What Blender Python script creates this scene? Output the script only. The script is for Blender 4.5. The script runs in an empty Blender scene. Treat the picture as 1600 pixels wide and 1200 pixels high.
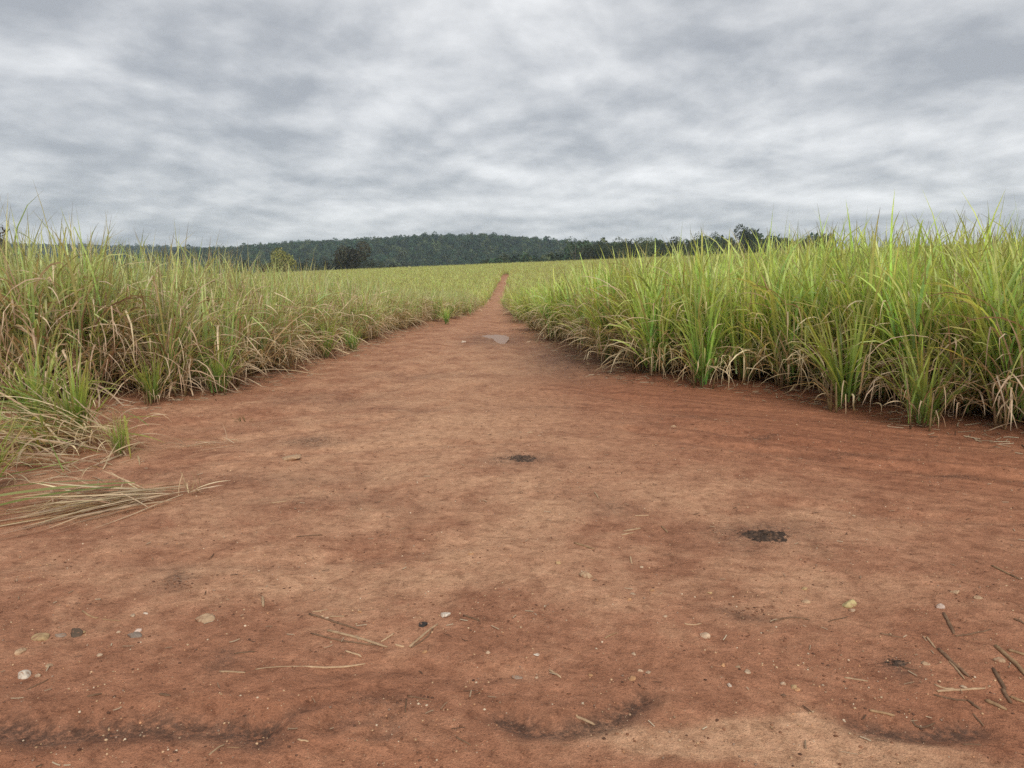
import bpy, math, random
import numpy as np
from mathutils import Vector

sc = bpy.context.scene
COL = sc.collection
rad = math.radians

# ------------------------------------------------------------------ camera
cam_d = bpy.data.cameras.new('camera')
cam = bpy.data.objects.new('camera', cam_d)
COL.objects.link(cam)
cam_d.sensor_width = 36.0
cam_d.lens = 27.05
cam_d.clip_start = 0.05
cam_d.clip_end = 20000
cam.location = (0, 0, 1.5)
cam.rotation_euler = (rad(90 - 8.05), 0, 0)
sc.camera = cam

# ------------------------------------------------------------------ sky and sun
SUN_EL, SUN_AZ = rad(40), rad(165)          # behind the viewer
world = bpy.data.worlds.new('World')
sc.world = world
world.use_nodes = True
wn, wl = world.node_tree.nodes, world.node_tree.links
wn.clear()


def N(nodes, kind, **kw):
    n = nodes.new(kind)
    for k, v in kw.items():
        setattr(n, k, v)
    return n


def math_node(nodes, links, op, a, b=None, c=None, clamp=False):
    n = nodes.new('ShaderNodeMath')
    n.operation = op
    n.use_clamp = clamp
    for i, v in enumerate((a, b, c)):
        if v is None:
            continue
        if isinstance(v, (int, float)):
            n.inputs[i].default_value = v
        else:
            links.new(v, n.inputs[i])
    return n.outputs[0]


def ramp(nodes, links, fac, stops, interp='LINEAR'):
    n = nodes.new('ShaderNodeValToRGB')
    e = n.color_ramp.elements
    n.color_ramp.interpolation = interp
    while len(e) < len(stops):
        e.new(0.5)
    for el, (p, c) in zip(e, stops):
        el.position = p
        el.color = (*c, 1) if len(c) == 3 else c
    links.new(fac, n.inputs[0])
    return n.outputs[0]


def noise(nodes, links, vec, scale, detail=4, rough=.5, dist=0., lac=2.0):
    n = nodes.new('ShaderNodeTexNoise')
    n.inputs['Scale'].default_value = scale
    n.inputs['Detail'].default_value = detail
    n.inputs['Roughness'].default_value = rough
    n.inputs['Lacunarity'].default_value = lac
    n.inputs['Distortion'].default_value = dist
    links.new(vec, n.inputs['Vector'])
    return n.outputs['Fac']


def mixc(nodes, links, fac, a, b, blend='MIX'):
    n = nodes.new('ShaderNodeMix')
    n.data_type = 'RGBA'
    n.blend_type = blend
    for sock, v in ((n.inputs[0], fac), (n.inputs[6], a), (n.inputs[7], b)):
        if isinstance(v, (int, float)):
            sock.default_value = v
        elif isinstance(v, tuple):
            sock.default_value = (*v, 1) if len(v) == 3 else v
        else:
            links.new(v, sock)
    return n.outputs[2]


tc = N(wn, 'ShaderNodeTexCoord')
sep = N(wn, 'ShaderNodeSeparateXYZ')
wl.new(tc.outputs['Generated'], sep.inputs[0])
zc = math_node(wn, wl, 'ADD', math_node(wn, wl, 'MAXIMUM', sep.outputs[2], 0.0), 0.22)
u = math_node(wn, wl, 'DIVIDE', sep.outputs[0], zc)
v = math_node(wn, wl, 'DIVIDE', sep.outputs[1], zc)


def cloud_uv(du, dv, ku=1.0, kv=1.0):
    c = N(wn, 'ShaderNodeCombineXYZ')
    wl.new(math_node(wn, wl, 'MULTIPLY_ADD', u, ku, 31.3 + du), c.inputs[0])
    wl.new(math_node(wn, wl, 'MULTIPLY_ADD', v, kv, 4.2 + dv), c.inputs[1])
    return c.outputs[0]


n1 = noise(wn, wl, cloud_uv(0, 0), 0.62, 3, .45, .2)
lump = noise(wn, wl, cloud_uv(0, 0, 1.0, .85), 2.2, 9, .53, .12)
lump_far = noise(wn, wl, cloud_uv(0, .085, 1.0, .85), 2.2, 9, .53, .12)
rel = math_node(wn, wl, 'SUBTRACT', lump, lump_far)          # lit tops against grey undersides of the lumps
s1 = math_node(wn, wl, 'MULTIPLY', n1, .57)
s2 = math_node(wn, wl, 'MULTIPLY_ADD', lump, .43, s1)
s3 = math_node(wn, wl, 'MULTIPLY_ADD', rel, .54, s2)
lift = math_node(wn, wl, 'MULTIPLY_ADD', sep.outputs[2], -.9, .065, clamp=True)     # the deck thins to a paler band at the horizon
s3 = math_node(wn, wl, 'ADD', s3, lift)
cloud_col = ramp(wn, wl, s3, [(.40, (.262, .273, .292)), (.465, (.320, .330, .346)), (.52, (.382, .390, .403)),
                              (.575, (.446, .452, .461)), (.64, (.522, .526, .532)), (.72, (.61, .612, .616))], 'LINEAR')
sky = N(wn, 'ShaderNodeTexSky')
sky.sky_type = 'NISHITA'
sky.sun_disc = False
sky.sun_elevation = SUN_EL
sky.sun_rotation = SUN_AZ
bg_sky = N(wn, 'ShaderNodeBackground')
bg_sky.inputs[1].default_value = 0.10
wl.new(sky.outputs[0], bg_sky.inputs[0])
bg_cl = N(wn, 'ShaderNodeBackground')
bg_cl.inputs[1].default_value = 0.90
wl.new(cloud_col, bg_cl.inputs[0])
cover = N(wn, 'ShaderNodeMixShader')
cover.inputs[0].default_value = 0.95        # a closed cloud deck, hardly any blue behind it
wl.new(bg_sky.outputs[0], cover.inputs[1])
wl.new(bg_cl.outputs[0], cover.inputs[2])
wout = N(wn, 'ShaderNodeOutputWorld')
wl.new(cover.outputs[0], wout.inputs[0])

sun_d = bpy.data.lights.new('sun', 'SUN')
sun_d.energy = 1.5
sun_d.angle = rad(30)
sun_d.color = (1, .965, .91)
sun = bpy.data.objects.new('sun', sun_d)
COL.objects.link(sun)
sd = Vector((math.sin(SUN_AZ) * math.cos(SUN_EL), math.cos(SUN_AZ) * math.cos(SUN_EL), math.sin(SUN_EL)))
sun.rotation_euler = sd.to_track_quat('Z', 'Y').to_euler()
sun.location = (0, 0, 60)

sc.view_settings.view_transform = 'Standard'
sc.view_settings.look = 'None'
sc.view_settings.exposure = 0.84
sc.view_settings.gamma = 1.0
sc.view_settings.use_curve_mapping = False
sc.cycles.use_denoising = False
sc.cycles.max_bounces = 10
sc.cycles.diffuse_bounces = 6
sc.cycles.transmission_bounces = 6
sc.cycles.volume_bounces = 1
sc.cycles.use_adaptive_sampling = True
sc.cycles.adaptive_threshold = 0.014

# ------------------------------------------------------------------ helpers


def link(o, parent=None):
    COL.objects.link(o)
    if parent is not None:
        o.parent = parent
    return o


def tag(o, label=None, cat=None, group=None, kind=None):
    for k, val in (('label', label), ('category', cat), ('group', group), ('kind', kind)):
        if val:
            o[k] = val
    return o


def empty(name, loc, rz=0.):
    e = bpy.data.objects.new(name, None)
    e.empty_display_size = .2
    e.location = loc
    e.rotation_euler = (0, 0, rz)
    return link(e)


def mesh_np(name, V, F, mat=None, col=None, smooth=True, attrs=None):
    """numpy verts (n,3), faces (m,k) -> mesh data"""
    V = np.ascontiguousarray(V, dtype=np.float32)
    F = np.ascontiguousarray(F, dtype=np.int32)
    me = bpy.data.meshes.new(name)
    m, k = F.shape
    me.vertices.add(len(V))
    me.vertices.foreach_set('co', V.ravel())
    me.loops.add(m * k)
    me.loops.foreach_set('vertex_index', F.ravel())
    me.polygons.add(m)
    me.polygons.foreach_set('loop_start', np.arange(0, m * k, k, dtype=np.int32))
    if smooth:
        me.polygons.foreach_set('use_smooth', np.ones(m, dtype=bool))
    me.update(calc_edges=True)
    if col is not None:
        a = me.color_attributes.new('Col', 'FLOAT_COLOR', 'POINT')
        c = np.ones((len(V), 4), dtype=np.float32)
        c[:, :col.shape[1]] = col
        a.data.foreach_set('color', c.ravel())
    if mat:
        me.materials.append(mat)
    return me


_rs = np.random.RandomState(11)
_perm = _rs.permutation(512)
_perm = np.concatenate([_perm, _perm, _perm])
_ga = _rs.uniform(0, 2 * np.pi, 512)
_gx, _gy = np.cos(_ga), np.sin(_ga)


def perlin(x, y):
    xi = np.floor(x).astype(int)
    yi = np.floor(y).astype(int)
    xf, yf = x - xi, y - yi
    xi &= 511
    yi &= 511
    w = lambda t: t * t * t * (t * (t * 6 - 15) + 10)
    a, b = w(xf), w(yf)

    def g(i, j, dx, dy):
        h = _perm[_perm[(xi + i) & 511] + ((yi + j) & 511)] & 511
        return _gx[h] * dx + _gy[h] * dy
    n00, n10 = g(0, 0, xf, yf), g(1, 0, xf - 1, yf)
    n01, n11 = g(0, 1, xf, yf - 1), g(1, 1, xf - 1, yf - 1)
    return (n00 * (1 - a) + n10 * a) * (1 - b) + (n01 * (1 - a) + n11 * a) * b


def fbm(x, y, o=4, g=.5):
    s, a, f = 0, 1., 1.
    for i in range(o):
        s = s + a * perlin(x * f + 17.3 * i, y * f - 9.1 * i)
        a *= g
        f *= 2.03
    return s


def sstep(a, b, t):
    t = np.clip((t - a) / (b - a), 0, 1)
    return t * t * (3 - 2 * t)


def seg_dist(x, y, pts):
    best = np.full(np.shape(x), 1e9)
    for (ax, ay), (bx, by) in zip(pts[:-1], pts[1:]):
        dx, dy = bx - ax, by - ay
        t = np.clip(((x - ax) * dx + (y - ay) * dy) / (dx * dx + dy * dy), 0, 1)
        best = np.minimum(best, np.hypot(x - ax - t * dx, y - ay - t * dy))
    return best


# ------------------------------------------------------------------ lie of the land (metres, viewer at the origin looking along +y)
_PY = [-60, 0, 20, 30, 50, 73, 92, 120, 150, 165, 200, 300, 600, 7000]
_PZ = [0, 0, 0, -.12, -.6, -.32, .35, 1.5, 2.9, 3.2, 2.2, -1.5, -3, -3]
_sy = np.arange(-60, 700, 1.0)
_k = np.exp(-np.linspace(-2.2, 2.2, 19) ** 2)
_sz = np.convolve(np.pad(np.interp(_sy, _PY, _PZ), 9, mode='edge'), _k / _k.sum(), 'valid')
# the edges of the two cane fields along the headland and the track
EL = np.array([(-80, 7.6), (-12, 8.2), (-5.774, 8.50), (-4.908, 8.56), (-4.413, 8.717), (-4.027, 9.374), (-3.658, 10.36),
               (-3.55, 11.436), (-3.624, 13.119), (-3.368, 14.389), (-3.192, 19.162), (-2.7, 23.396), (-2.2, 27.678),
               (-1.98, 29.3), (-2.0, 51.1), (-1.9, 73.98), (-1.85, 93.4), (-1.65, 117), (-.9, 124), (-.9, 400)])
ER = np.array([(60, 2.5), (9, 4.6), (5.189, 6.087), (4.662, 6.862), (4.228, 7.684), (3.918, 8.762), (3.33, 9.895), (2.628, 10.424),
               (1.848, 11.002), (1.673, 12.482), (1.307, 15.651), (.909, 18.18), (.52, 20.84), (-.1, 38.1), (-.30, 55.27),
               (-.36, 73.5), (-.26, 92.5), (-.10, 117), (-.85, 124), (-.85, 400)])


def XL(y):
    return np.where(y < EL[0, 1], -999, np.interp(y, EL[:, 1], EL[:, 0]))


def XR(y):
    return np.where(y < ER[0, 1], 999, np.interp(y, ER[:, 1], ER[:, 0]))


PUDDLE = [(-.80, 19.4), (-.60, 19.75), (-.30, 19.6), (-.15, 19.3), (-.13, 18.3), (-.23, 17.0), (-.36, 17.6), (-.46, 18.5), (-.64, 18.9)]
RUTS = [  # polyline, half width, depth
    ([(-1.95, 2.40), (-1.684, 2.40), (-1.533, 2.36), (-1.431, 2.39), (-1.234, 2.42), (-.999, 2.42), (-.83, 2.37)], .085, .030),
    ([(-.86, 2.42), (-.791, 2.46), (-.70, 2.54)], .04, .018),
    ([(-.62, 2.40), (-.55, 2.455), (-.47, 2.46), (-.41, 2.42), (-.43, 2.37)], .045, .018),
    ([(-.02, 2.45), (.06, 2.38), (.16, 2.375), (.256, 2.40), (.36, 2.46), (.46, 2.56)], .06, .022),
    ([(1.18, 2.40), (1.33, 2.36), (1.55, 2.39)], .06, .020),
    ([(-.70, 2.75), (-.45, 2.80), (-.2, 2.72), (.1, 2.78)], .06, .012),
    ([(1.2, 7.4), (1.9, 6.6), (2.8, 6.0), (4.2, 5.5)], .14, .03),
    ([(1.6, 7.9), (2.4, 6.9), (3.4, 6.3), (4.6, 5.9)], .14, .03),
    ([(-3.2, 7.7), (-2.2, 8.6), (-1.6, 10.5), (-1.35, 14), (-1.2, 20), (-1.5, 30)], .22, .03),
    ([(2.2, 8.2), (1.2, 9.6), (.7, 12), (.3, 15), (-.2, 20), (-.6, 30)], .22, .03),
    ([(-2.6, 7.0), (-1.7, 7.6), (-.8, 8.8), (-.5, 10.5)], .12, .018),
    ([(-2.9, 5.9), (-1.9, 6.3), (-.9, 6.7), (.2, 6.9)], .10, .014),
    ([(1.7, 5.0), (2.6, 4.7), (3.6, 4.6)], .08, .014),
    ([(-3.2, 3.7), (-2.2, 3.95), (-1.1, 3.9), (-.3, 4.2)], .10, .012),
]


def poly_sd(x, y, P):
    """signed distance to a closed outline, negative inside"""
    d = seg_dist(x, y, list(P) + [P[0]])
    ins = np.zeros(np.shape(x), bool)
    for (ax, ay), (bx, by) in zip(P, list(P[1:]) + [P[0]]):
        c = ((ay > y) != (by > y)) & (x < (bx - ax) * (y - ay) / (by - ay + 1e-12) + ax)
        ins ^= c
    return np.where(ins, -d, d)


def height(x, y):
    x = np.asarray(x, float)
    y = np.asarray(y, float)
    z = np.interp(y, _sy, _sz)
    z = z + np.clip(.04 * x, -5, 5) * sstep(30, 150, y) * sstep(480, 200, y)
    nf = 1 / (1 + (np.abs(y) / 22) ** 2)
    z = z + nf * (.035 * fbm(x / 1.9, y / 1.9, 2) + .006 * fbm(x / .6 + 5, y / .6, 2) + .0016 * fbm(x / .10, y / .10, 3))
    # crusty broken skin of the trodden middle
    r = fbm(x / .32 + 40, y / .22 + 7, 3)
    z = z + nf * .003 * sstep(.10, .20, r) * sstep(-.1, .25, fbm(x / 1.6 + 3, y / 1.6, 2))
    d = np.maximum(XL(y) - x, x - XR(y))
    z = z + np.where(y < 60, .07, .03) * sstep(-.35, .5, d)
    near = (y > 1) & (y < 35) & (np.abs(x) < 8)
    if near.any():
        xx, yy = x[near], y[near]
        dz = np.zeros(xx.shape)
        wob = .03 * perlin(xx / .16, yy / .16)
        for pts, w, dep in RUTS:
            q = seg_dist(xx, yy, pts) + wob * (w / .08)
            dz += -dep * np.exp(-(q / w) ** 2) + .30 * dep * np.exp(-((q - 1.7 * w) / (.7 * w)) ** 2)
        dz += -.045 * sstep(.10, -.16, poly_sd(xx, yy, PUDDLE))
        z = z.copy()
        z[near] += dz
    return z


def hz(x, y):
    return float(height(np.array([x]), np.array([y]))[0])


# ------------------------------------------------------------------ materials


def new_mat(name):
    m = bpy.data.materials.new(name)
    m.use_nodes = True
    nt = m.node_tree
    nt.nodes.clear()
    out = nt.nodes.new('ShaderNodeOutputMaterial')
    return m, nt.nodes, nt.links, out


def principled(nodes, links, out, color, rough=.8, spec=.3, normal=None):
    b = nodes.new('ShaderNodeBsdfPrincipled')
    for nm, val in (('Base Color', color), ('Roughness', rough), ('Specular IOR Level', spec)):
        if isinstance(val, tuple):
            b.inputs[nm].default_value = (*val, 1)
        elif isinstance(val, (int, float)):
            b.inputs[nm].default_value = val
        else:
            links.new(val, b.inputs[nm])
    if normal is not None:
        links.new(normal, b.inputs['Normal'])
    if out is not None:
        links.new(b.outputs[0], out.inputs[0])
    return b


def make_soil():
    m, n, l, out = new_mat('red_soil')
    g = N(n, 'ShaderNodeNewGeometry').outputs['Position']
    at = N(n, 'ShaderNodeAttribute', attribute_name='Col')
    sp = N(n, 'ShaderNodeSeparateColor')
    l.new(at.outputs['Color'], sp.inputs[0])
    pale, red, dark = sp.outputs[0], sp.outputs[1], sp.outputs[2]
    nA = noise(n, l, g, .9, 5, .6, .6)
    nB = noise(n, l, g, 1.7, 12, .74, .35)
    nC = noise(n, l, g, 38, 4, .7)
    nD = noise(n, l, g, 170, 3, .7)
    # brown red loam with tan sandy film on top
    base = ramp(n, l, nB, [(.34, (.300, .134, .074)), (.48, (.368, .170, .096)), (.64, (.430, .208, .120))])
    tan = ramp(n, l, nC, [(.30, (.475, .258, .150)), (.65, (.610, .365, .216))])
    redc = ramp(n, l, nB, [(.30, (.240, .092, .048)), (.65, (.350, .144, .076))])
    f1 = math_node(n, l, 'MULTIPLY_ADD', nA, .8, -.36)
    f2 = math_node(n, l, 'MULTIPLY_ADD', nB, 3.6, -1.72)
    f3 = math_node(n, l, 'ADD', math_node(n, l, 'ADD', f1, f2), pale, clamp=True)
    c = mixc(n, l, math_node(n, l, 'MULTIPLY', f3, .74), base, tan)
    fr = math_node(n, l, 'ADD', red, math_node(n, l, 'MULTIPLY_ADD', nB, .8, -.4), clamp=True)
    fr = math_node(n, l, 'MULTIPLY', fr, math_node(n, l, 'MINIMUM', math_node(n, l, 'MULTIPLY', red, 4), 1))
    c = mixc(n, l, fr, c, redc)
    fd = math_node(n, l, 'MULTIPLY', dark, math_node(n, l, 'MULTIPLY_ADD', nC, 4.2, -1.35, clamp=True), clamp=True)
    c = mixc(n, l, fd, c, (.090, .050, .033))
    nE = noise(n, l, g, 12, 9, .72, .4)

    def streak(angle, along, across):
        mp = N(n, 'ShaderNodeMapping', vector_type='TEXTURE')
        mp.inputs['Rotation'].default_value = (0, 0, rad(angle))
        mp.inputs['Scale'].default_value = (along, across, 1)
        l.new(g, mp.inputs['Vector'])
        return noise(n, l, mp.outputs[0], 1.0, 6, .62, .25)
    dragR = streak(-30, 1.3, .13)          # scraped by wheels turning off to the right
    dragC = math_node(n, l, 'MULTIPLY_ADD', streak(80, 1.1, .22), .38, .31)           # wheels going straight up the track
    fR = math_node(n, l, 'MULTIPLY', red, 1.3, clamp=True)
    drag = math_node(n, l, 'ADD', math_node(n, l, 'MULTIPLY', dragR, fR), math_node(n, l, 'MULTIPLY', dragC, math_node(n, l, 'SUBTRACT', 1.0, fR)))
    c = mixc(n, l, 1., c, ramp(n, l, drag, [(.34, (.76, .72, .70)), (.47, (.97, .97, .97)), (.62, (1.16, 1.18, 1.18))]), 'MULTIPLY')
    fl = ramp(n, l, nE, [(.36, (.66, .62, .60)), (.46, (.93, .92, .91)), (.54, (1.03, 1.03, 1.03)), (.64, (1.22, 1.24, 1.26))])
    c = mixc(n, l, 1., c, fl, 'MULTIPLY')
    grain = ramp(n, l, nD, [(.28, (.50, .48, .46)), (.5, (1, 1, 1)), (.72, (1.40, 1.38, 1.32))])
    c = mixc(n, l, .75, c, mixc(n, l, 1., c, grain, 'MULTIPLY'))
    spk = ramp(n, l, noise(n, l, g, 60, 5, .75), [(.34, (.50, .46, .44)), (.44, (1, 1, 1)), (1, (1, 1, 1))])
    c = mixc(n, l, .8, c, mixc(n, l, 1., c, spk, 'MULTIPLY'))
    # pale sand grains
    vo = N(n, 'ShaderNodeTexVoronoi')
    vo.inputs['Scale'].default_value = 75
    l.new(g, vo.inputs['Vector'])
    gr = math_node(n, l, 'LESS_THAN', vo.outputs['Distance'], .16)
    sc_ = N(n, 'ShaderNodeSeparateColor')
    l.new(vo.outputs['Color'], sc_.inputs[0])
    gr = math_node(n, l, 'MULTIPLY', gr, math_node(n, l, 'GREATER_THAN', sc_.outputs[0], .80))
    c = mixc(n, l, math_node(n, l, 'MULTIPLY', gr, .75), c, (.56, .38, .24))
    # grass cover beyond the cane
    spp = N(n, 'ShaderNodeSeparateXYZ')
    l.new(g, spp.inputs[0])
    far = math_node(n, l, 'MULTIPLY_ADD', spp.outputs[1], .05, -9.5, clamp=True)
    grass = ramp(n, l, noise(n, l, g, .02, 5), [(.35, (.075, .105, .030)), (.65, (.13, .15, .045))])
    c = mixc(n, l, far, c, grass)
    hgt = math_node(n, l, 'MULTIPLY_ADD', nD, .30, math_node(n, l, 'MULTIPLY', nC, 1.0))
    hgt = math_node(n, l, 'MULTIPLY_ADD', gr, .5, hgt)
    hgt = math_node(n, l, 'MULTIPLY_ADD', nE, .9, math_node(n, l, 'MULTIPLY_ADD', drag, 1.6, hgt))
    bp = N(n, 'ShaderNodeBump')
    bp.inputs['Strength'].default_value = .85
    bp.inputs['Distance'].default_value = .016
    l.new(hgt, bp.inputs['Height'])
    ro = math_node(n, l, 'MULTIPLY_ADD', dark, -.22, .95)
    principled(n, l, out, c, ro, .22, bp.outputs[0])
    return m


def make_leaf(name, trans=.30, rough=.55, spec=.28, vary=.30):
    m, n, l, out = new_mat(name)
    at = N(n, 'ShaderNodeAttribute', attribute_name='Col')
    oi = N(n, 'ShaderNodeObjectInfo')
    hs = N(n, 'ShaderNodeHueSaturation')
    l.new(at.outputs['Color'], hs.inputs['Color'])
    l.new(math_node(n, l, 'MULTIPLY_ADD', oi.outputs['Random'], .035, .4825), hs.inputs['Hue'])
    l.new(math_node(n, l, 'MULTIPLY_ADD', oi.outputs['Random'], vary, 1 - vary / 2), hs.inputs['Value'])
    g = N(n, 'ShaderNodeNewGeometry').outputs['Position']
    nz = noise(n, l, g, 9, 3)
    c = mixc(n, l, 1., hs.outputs[0], ramp(n, l, nz, [(.3, (.78, .78, .74)), (.7, (1.16, 1.14, 1.1))]), 'MULTIPLY')
    b = principled(n, l, None, c, rough, spec)
    t = N(n, 'ShaderNodeBsdfTranslucent')
    l.new(mixc(n, l, 1., c, (1.15, 1.2, .75), 'MULTIPLY'), t.inputs[0])
    mx = N(n, 'ShaderNodeMixShader')
    mx.inputs[0].default_value = trans
    l.new(b.outputs[0], mx.inputs[1])
    l.new(t.outputs[0], mx.inputs[2])
    l.new(mx.outputs[0], out.inputs[0])
    return m


def make_plain(name, stops, scale, rough=.85, spec=.25, bump=.0, bscale=None, detail=5):
    m, n, l, out = new_mat(name)
    t = N(n, 'ShaderNodeTexCoord').outputs['Object']
    oi = N(n, 'ShaderNodeObjectInfo')
    f = noise(n, l, t, scale, detail, .6, .3)
    c = ramp(n, l, f, stops)
    hs = N(n, 'ShaderNodeHueSaturation')
    l.new(c, hs.inputs['Color'])
    l.new(math_node(n, l, 'MULTIPLY_ADD', oi.outputs['Random'], .35, .82), hs.inputs['Value'])
    nrm = None
    if bump:
        bp = N(n, 'ShaderNodeBump')
        bp.inputs['Strength'].default_value = .8
        bp.inputs['Distance'].default_value = bump
        l.new(noise(n, l, t, bscale or scale * 2, 5, .65), bp.inputs['Height'])
        nrm = bp.outputs[0]
    principled(n, l, out, hs.outputs[0], rough, spec, nrm)
    return m


M_SOIL = make_soil()
M_LEAF = make_leaf('cane_leaf', .48, .42, .5)
M_DRY = make_leaf('dry_cane_leaf', .28, .7)
M_TREE = make_leaf('tree_leaf', .18, .6, .28, .75)
M_BARK = make_plain('bark', [(.3, (.075, .058, .045)), (.7, (.17, .14, .115))], 2.5, .9, .2, .03)
M_STALK = make_plain('cane_stalk', [(.3, (.13, .075, .045)), (.55, (.24, .17, .08)), (.75, (.30, .24, .11))], 9, .6, .3)

# ------------------------------------------------------------------ the ground: one sheet from behind the viewer to the horizon


def build_ground():
    ys = [-60, -40, -25, -15, -9, -5, -2.5, -1, 0]
    y = 0.
    while y < 1.7:
        y += .05
        ys.append(y)
    while y < 7500:
        y += max(.0105, .0058 * y) if y < 45 else .03 * y
        ys.append(y)
    ys = np.array(ys)
    ns = 760
    s = np.linspace(-1, 1, ns)
    k = 3.1
    us = np.sinh(k * s) / np.sinh(k)
    w = np.maximum(14, 1.5 * np.abs(ys))
    X = w[:, None] * us[None, :]
    Y = np.repeat(ys[:, None], ns, 1)
    x, y = X.ravel(), Y.ravel()
    z = height(x, y)
    # tones that belong to the soil itself: sandy film, redder subsoil, damp or ashy spots
    pale = np.zeros(len(x))
    red = np.zeros(len(x))
    dark = np.zeros(len(x))
    wx = x + .22 * fbm(x / .6, y / .6, 3)
    wy = y + .22 * fbm(x / .6 + 9, y / .6 + 4, 3)

    def blob(cx, cy, rx, ry, sharp=1.):
        q = ((wx - cx) / rx) ** 2 + ((wy - cy) / ry) ** 2
        return np.exp(-q ** sharp)
    for cx, cy, rx, ry, a in ((0, 4.76, .42, .85, .42), (-.4, 3.65, .95, .40, .30), (1.25, 3.5, .55, .36, .38), (-1.2, 7.1, 1.4, 1.6, .30),
                              (-1.9, 5.2, .8, 1.0, .25), (.1, 9.5, 1.6, 3.0, .34), (-.6, 14, 1.5, 4, .26), (.74, 2.28, .36, .12, 2.2), (1.25, 2.24, .5, .10, 1.6),
                              (-.9, 3.75, .7, .25, .3), (1.3, 5.4, .7, .5, .35), (1.75, 4.6, .7, .3, .3), (-1.0, 60, 2.5, 45, .35), (.2, 6.6, 2.2, 2.2, .16), (-.4, 10, 2.2, 4, .14)):
        pale += a * blob(cx, cy, rx, ry)
    for cx, cy, rx, ry, a in ((2.9, 6.9, 1.9, 1.3, .75), (3.6, 5.3, 1.3, 1.0, .55), (2.6, 3.2, 1.2, .8, .35), (1.3, 10.2, 1.3, 1.8, .45), (3.4, 9.5, 2.6, 2.2, .9),
                              (-.9, 2.62, .5, .2, .35), (1.9, 2.5, .6, .3, .4), (-3.9, 7.6, 1.3, .8, .3), (-.4, 2.2, .5, .14, .3), (-1.6, 2.25, .6, .08, .35)):
        red += a * blob(cx, cy, rx, ry)
    for cx, cy, rx, ry, a in ((.674, 4.9, .30, .28, .40), (1.46, 4.33, .30, .24, .75), (.08, 6.18, .30, .24, .7), (-1.654, 3.613, .12, .10, .75),
                              (-1.85, 6.80, .28, .20, .8), (2.38, 7.09, .18, .08, .8), (3.36, 5.70, .25, .07, .8), (1.1, 3.28, .16, .08, .6),
                              (1.0, 13.2, 1.0, 2.2, .75), (.9, 16, .7, 2.0, .5), (-.4, 18.2, .75, 2.2, .7), (2.9, 6.35, .6, .10, .5), (-.45, 2.56, .14, .10, .4),
                              (-2.3, 9.3, .8, .5, .35), (-1.2, 8.6, .5, .2, .35), (-1.8, 5.6, 1.0, .25, .28), (-1.2, 5.0, .8, .18, .3), (-1.05, 2.9, .10, .06, .6),
                              (2.0, 8.1, .5, .12, .4), (.45, 8.7, .5, .15, .3), (-1.4, 11.5, .8, .4, .3), (1.50, 2.83, .13, .09, .75)):
        dark += a * blob(cx, cy, rx, ry)
    for i in (0, 1, 2, 3, 4):       # coarse black sand washed together in the ruts
        pts, wd, dep = RUTS[i]
        q = seg_dist(x, y, pts) + .03 * perlin(x / .09, y / .09)
        dark += (.85, .5, .35, .95, .9)[i] * np.exp(-(q / (wd * .95)) ** 2)
    red += .30 * sstep(3.6, 2.6, y + .4 * fbm(x / .8, y / .8, 3))
    pale -= .22 * sstep(3.5, 2.7, y + .4 * fbm(x / .8, y / .8, 3)) * (y > .5)
    pale += 1.3 * blob(.78, 2.27, .40, .13) + 1.0 * blob(1.3, 2.24, .5, .10)
    red -= .6 * blob(.78, 2.27, .5, .15)
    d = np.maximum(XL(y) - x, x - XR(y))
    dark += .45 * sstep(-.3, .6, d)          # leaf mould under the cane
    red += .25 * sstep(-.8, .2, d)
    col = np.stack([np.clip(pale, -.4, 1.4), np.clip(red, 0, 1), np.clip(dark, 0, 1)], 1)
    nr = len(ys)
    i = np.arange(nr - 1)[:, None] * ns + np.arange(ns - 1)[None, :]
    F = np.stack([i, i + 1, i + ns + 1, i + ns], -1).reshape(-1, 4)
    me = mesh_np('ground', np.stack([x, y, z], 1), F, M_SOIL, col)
    o = link(bpy.data.objects.new('ground', me))
    tag(o, 'bare red brown earth of the track and headland between the cane fields', 'ground', kind='structure')


build_ground()


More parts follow.
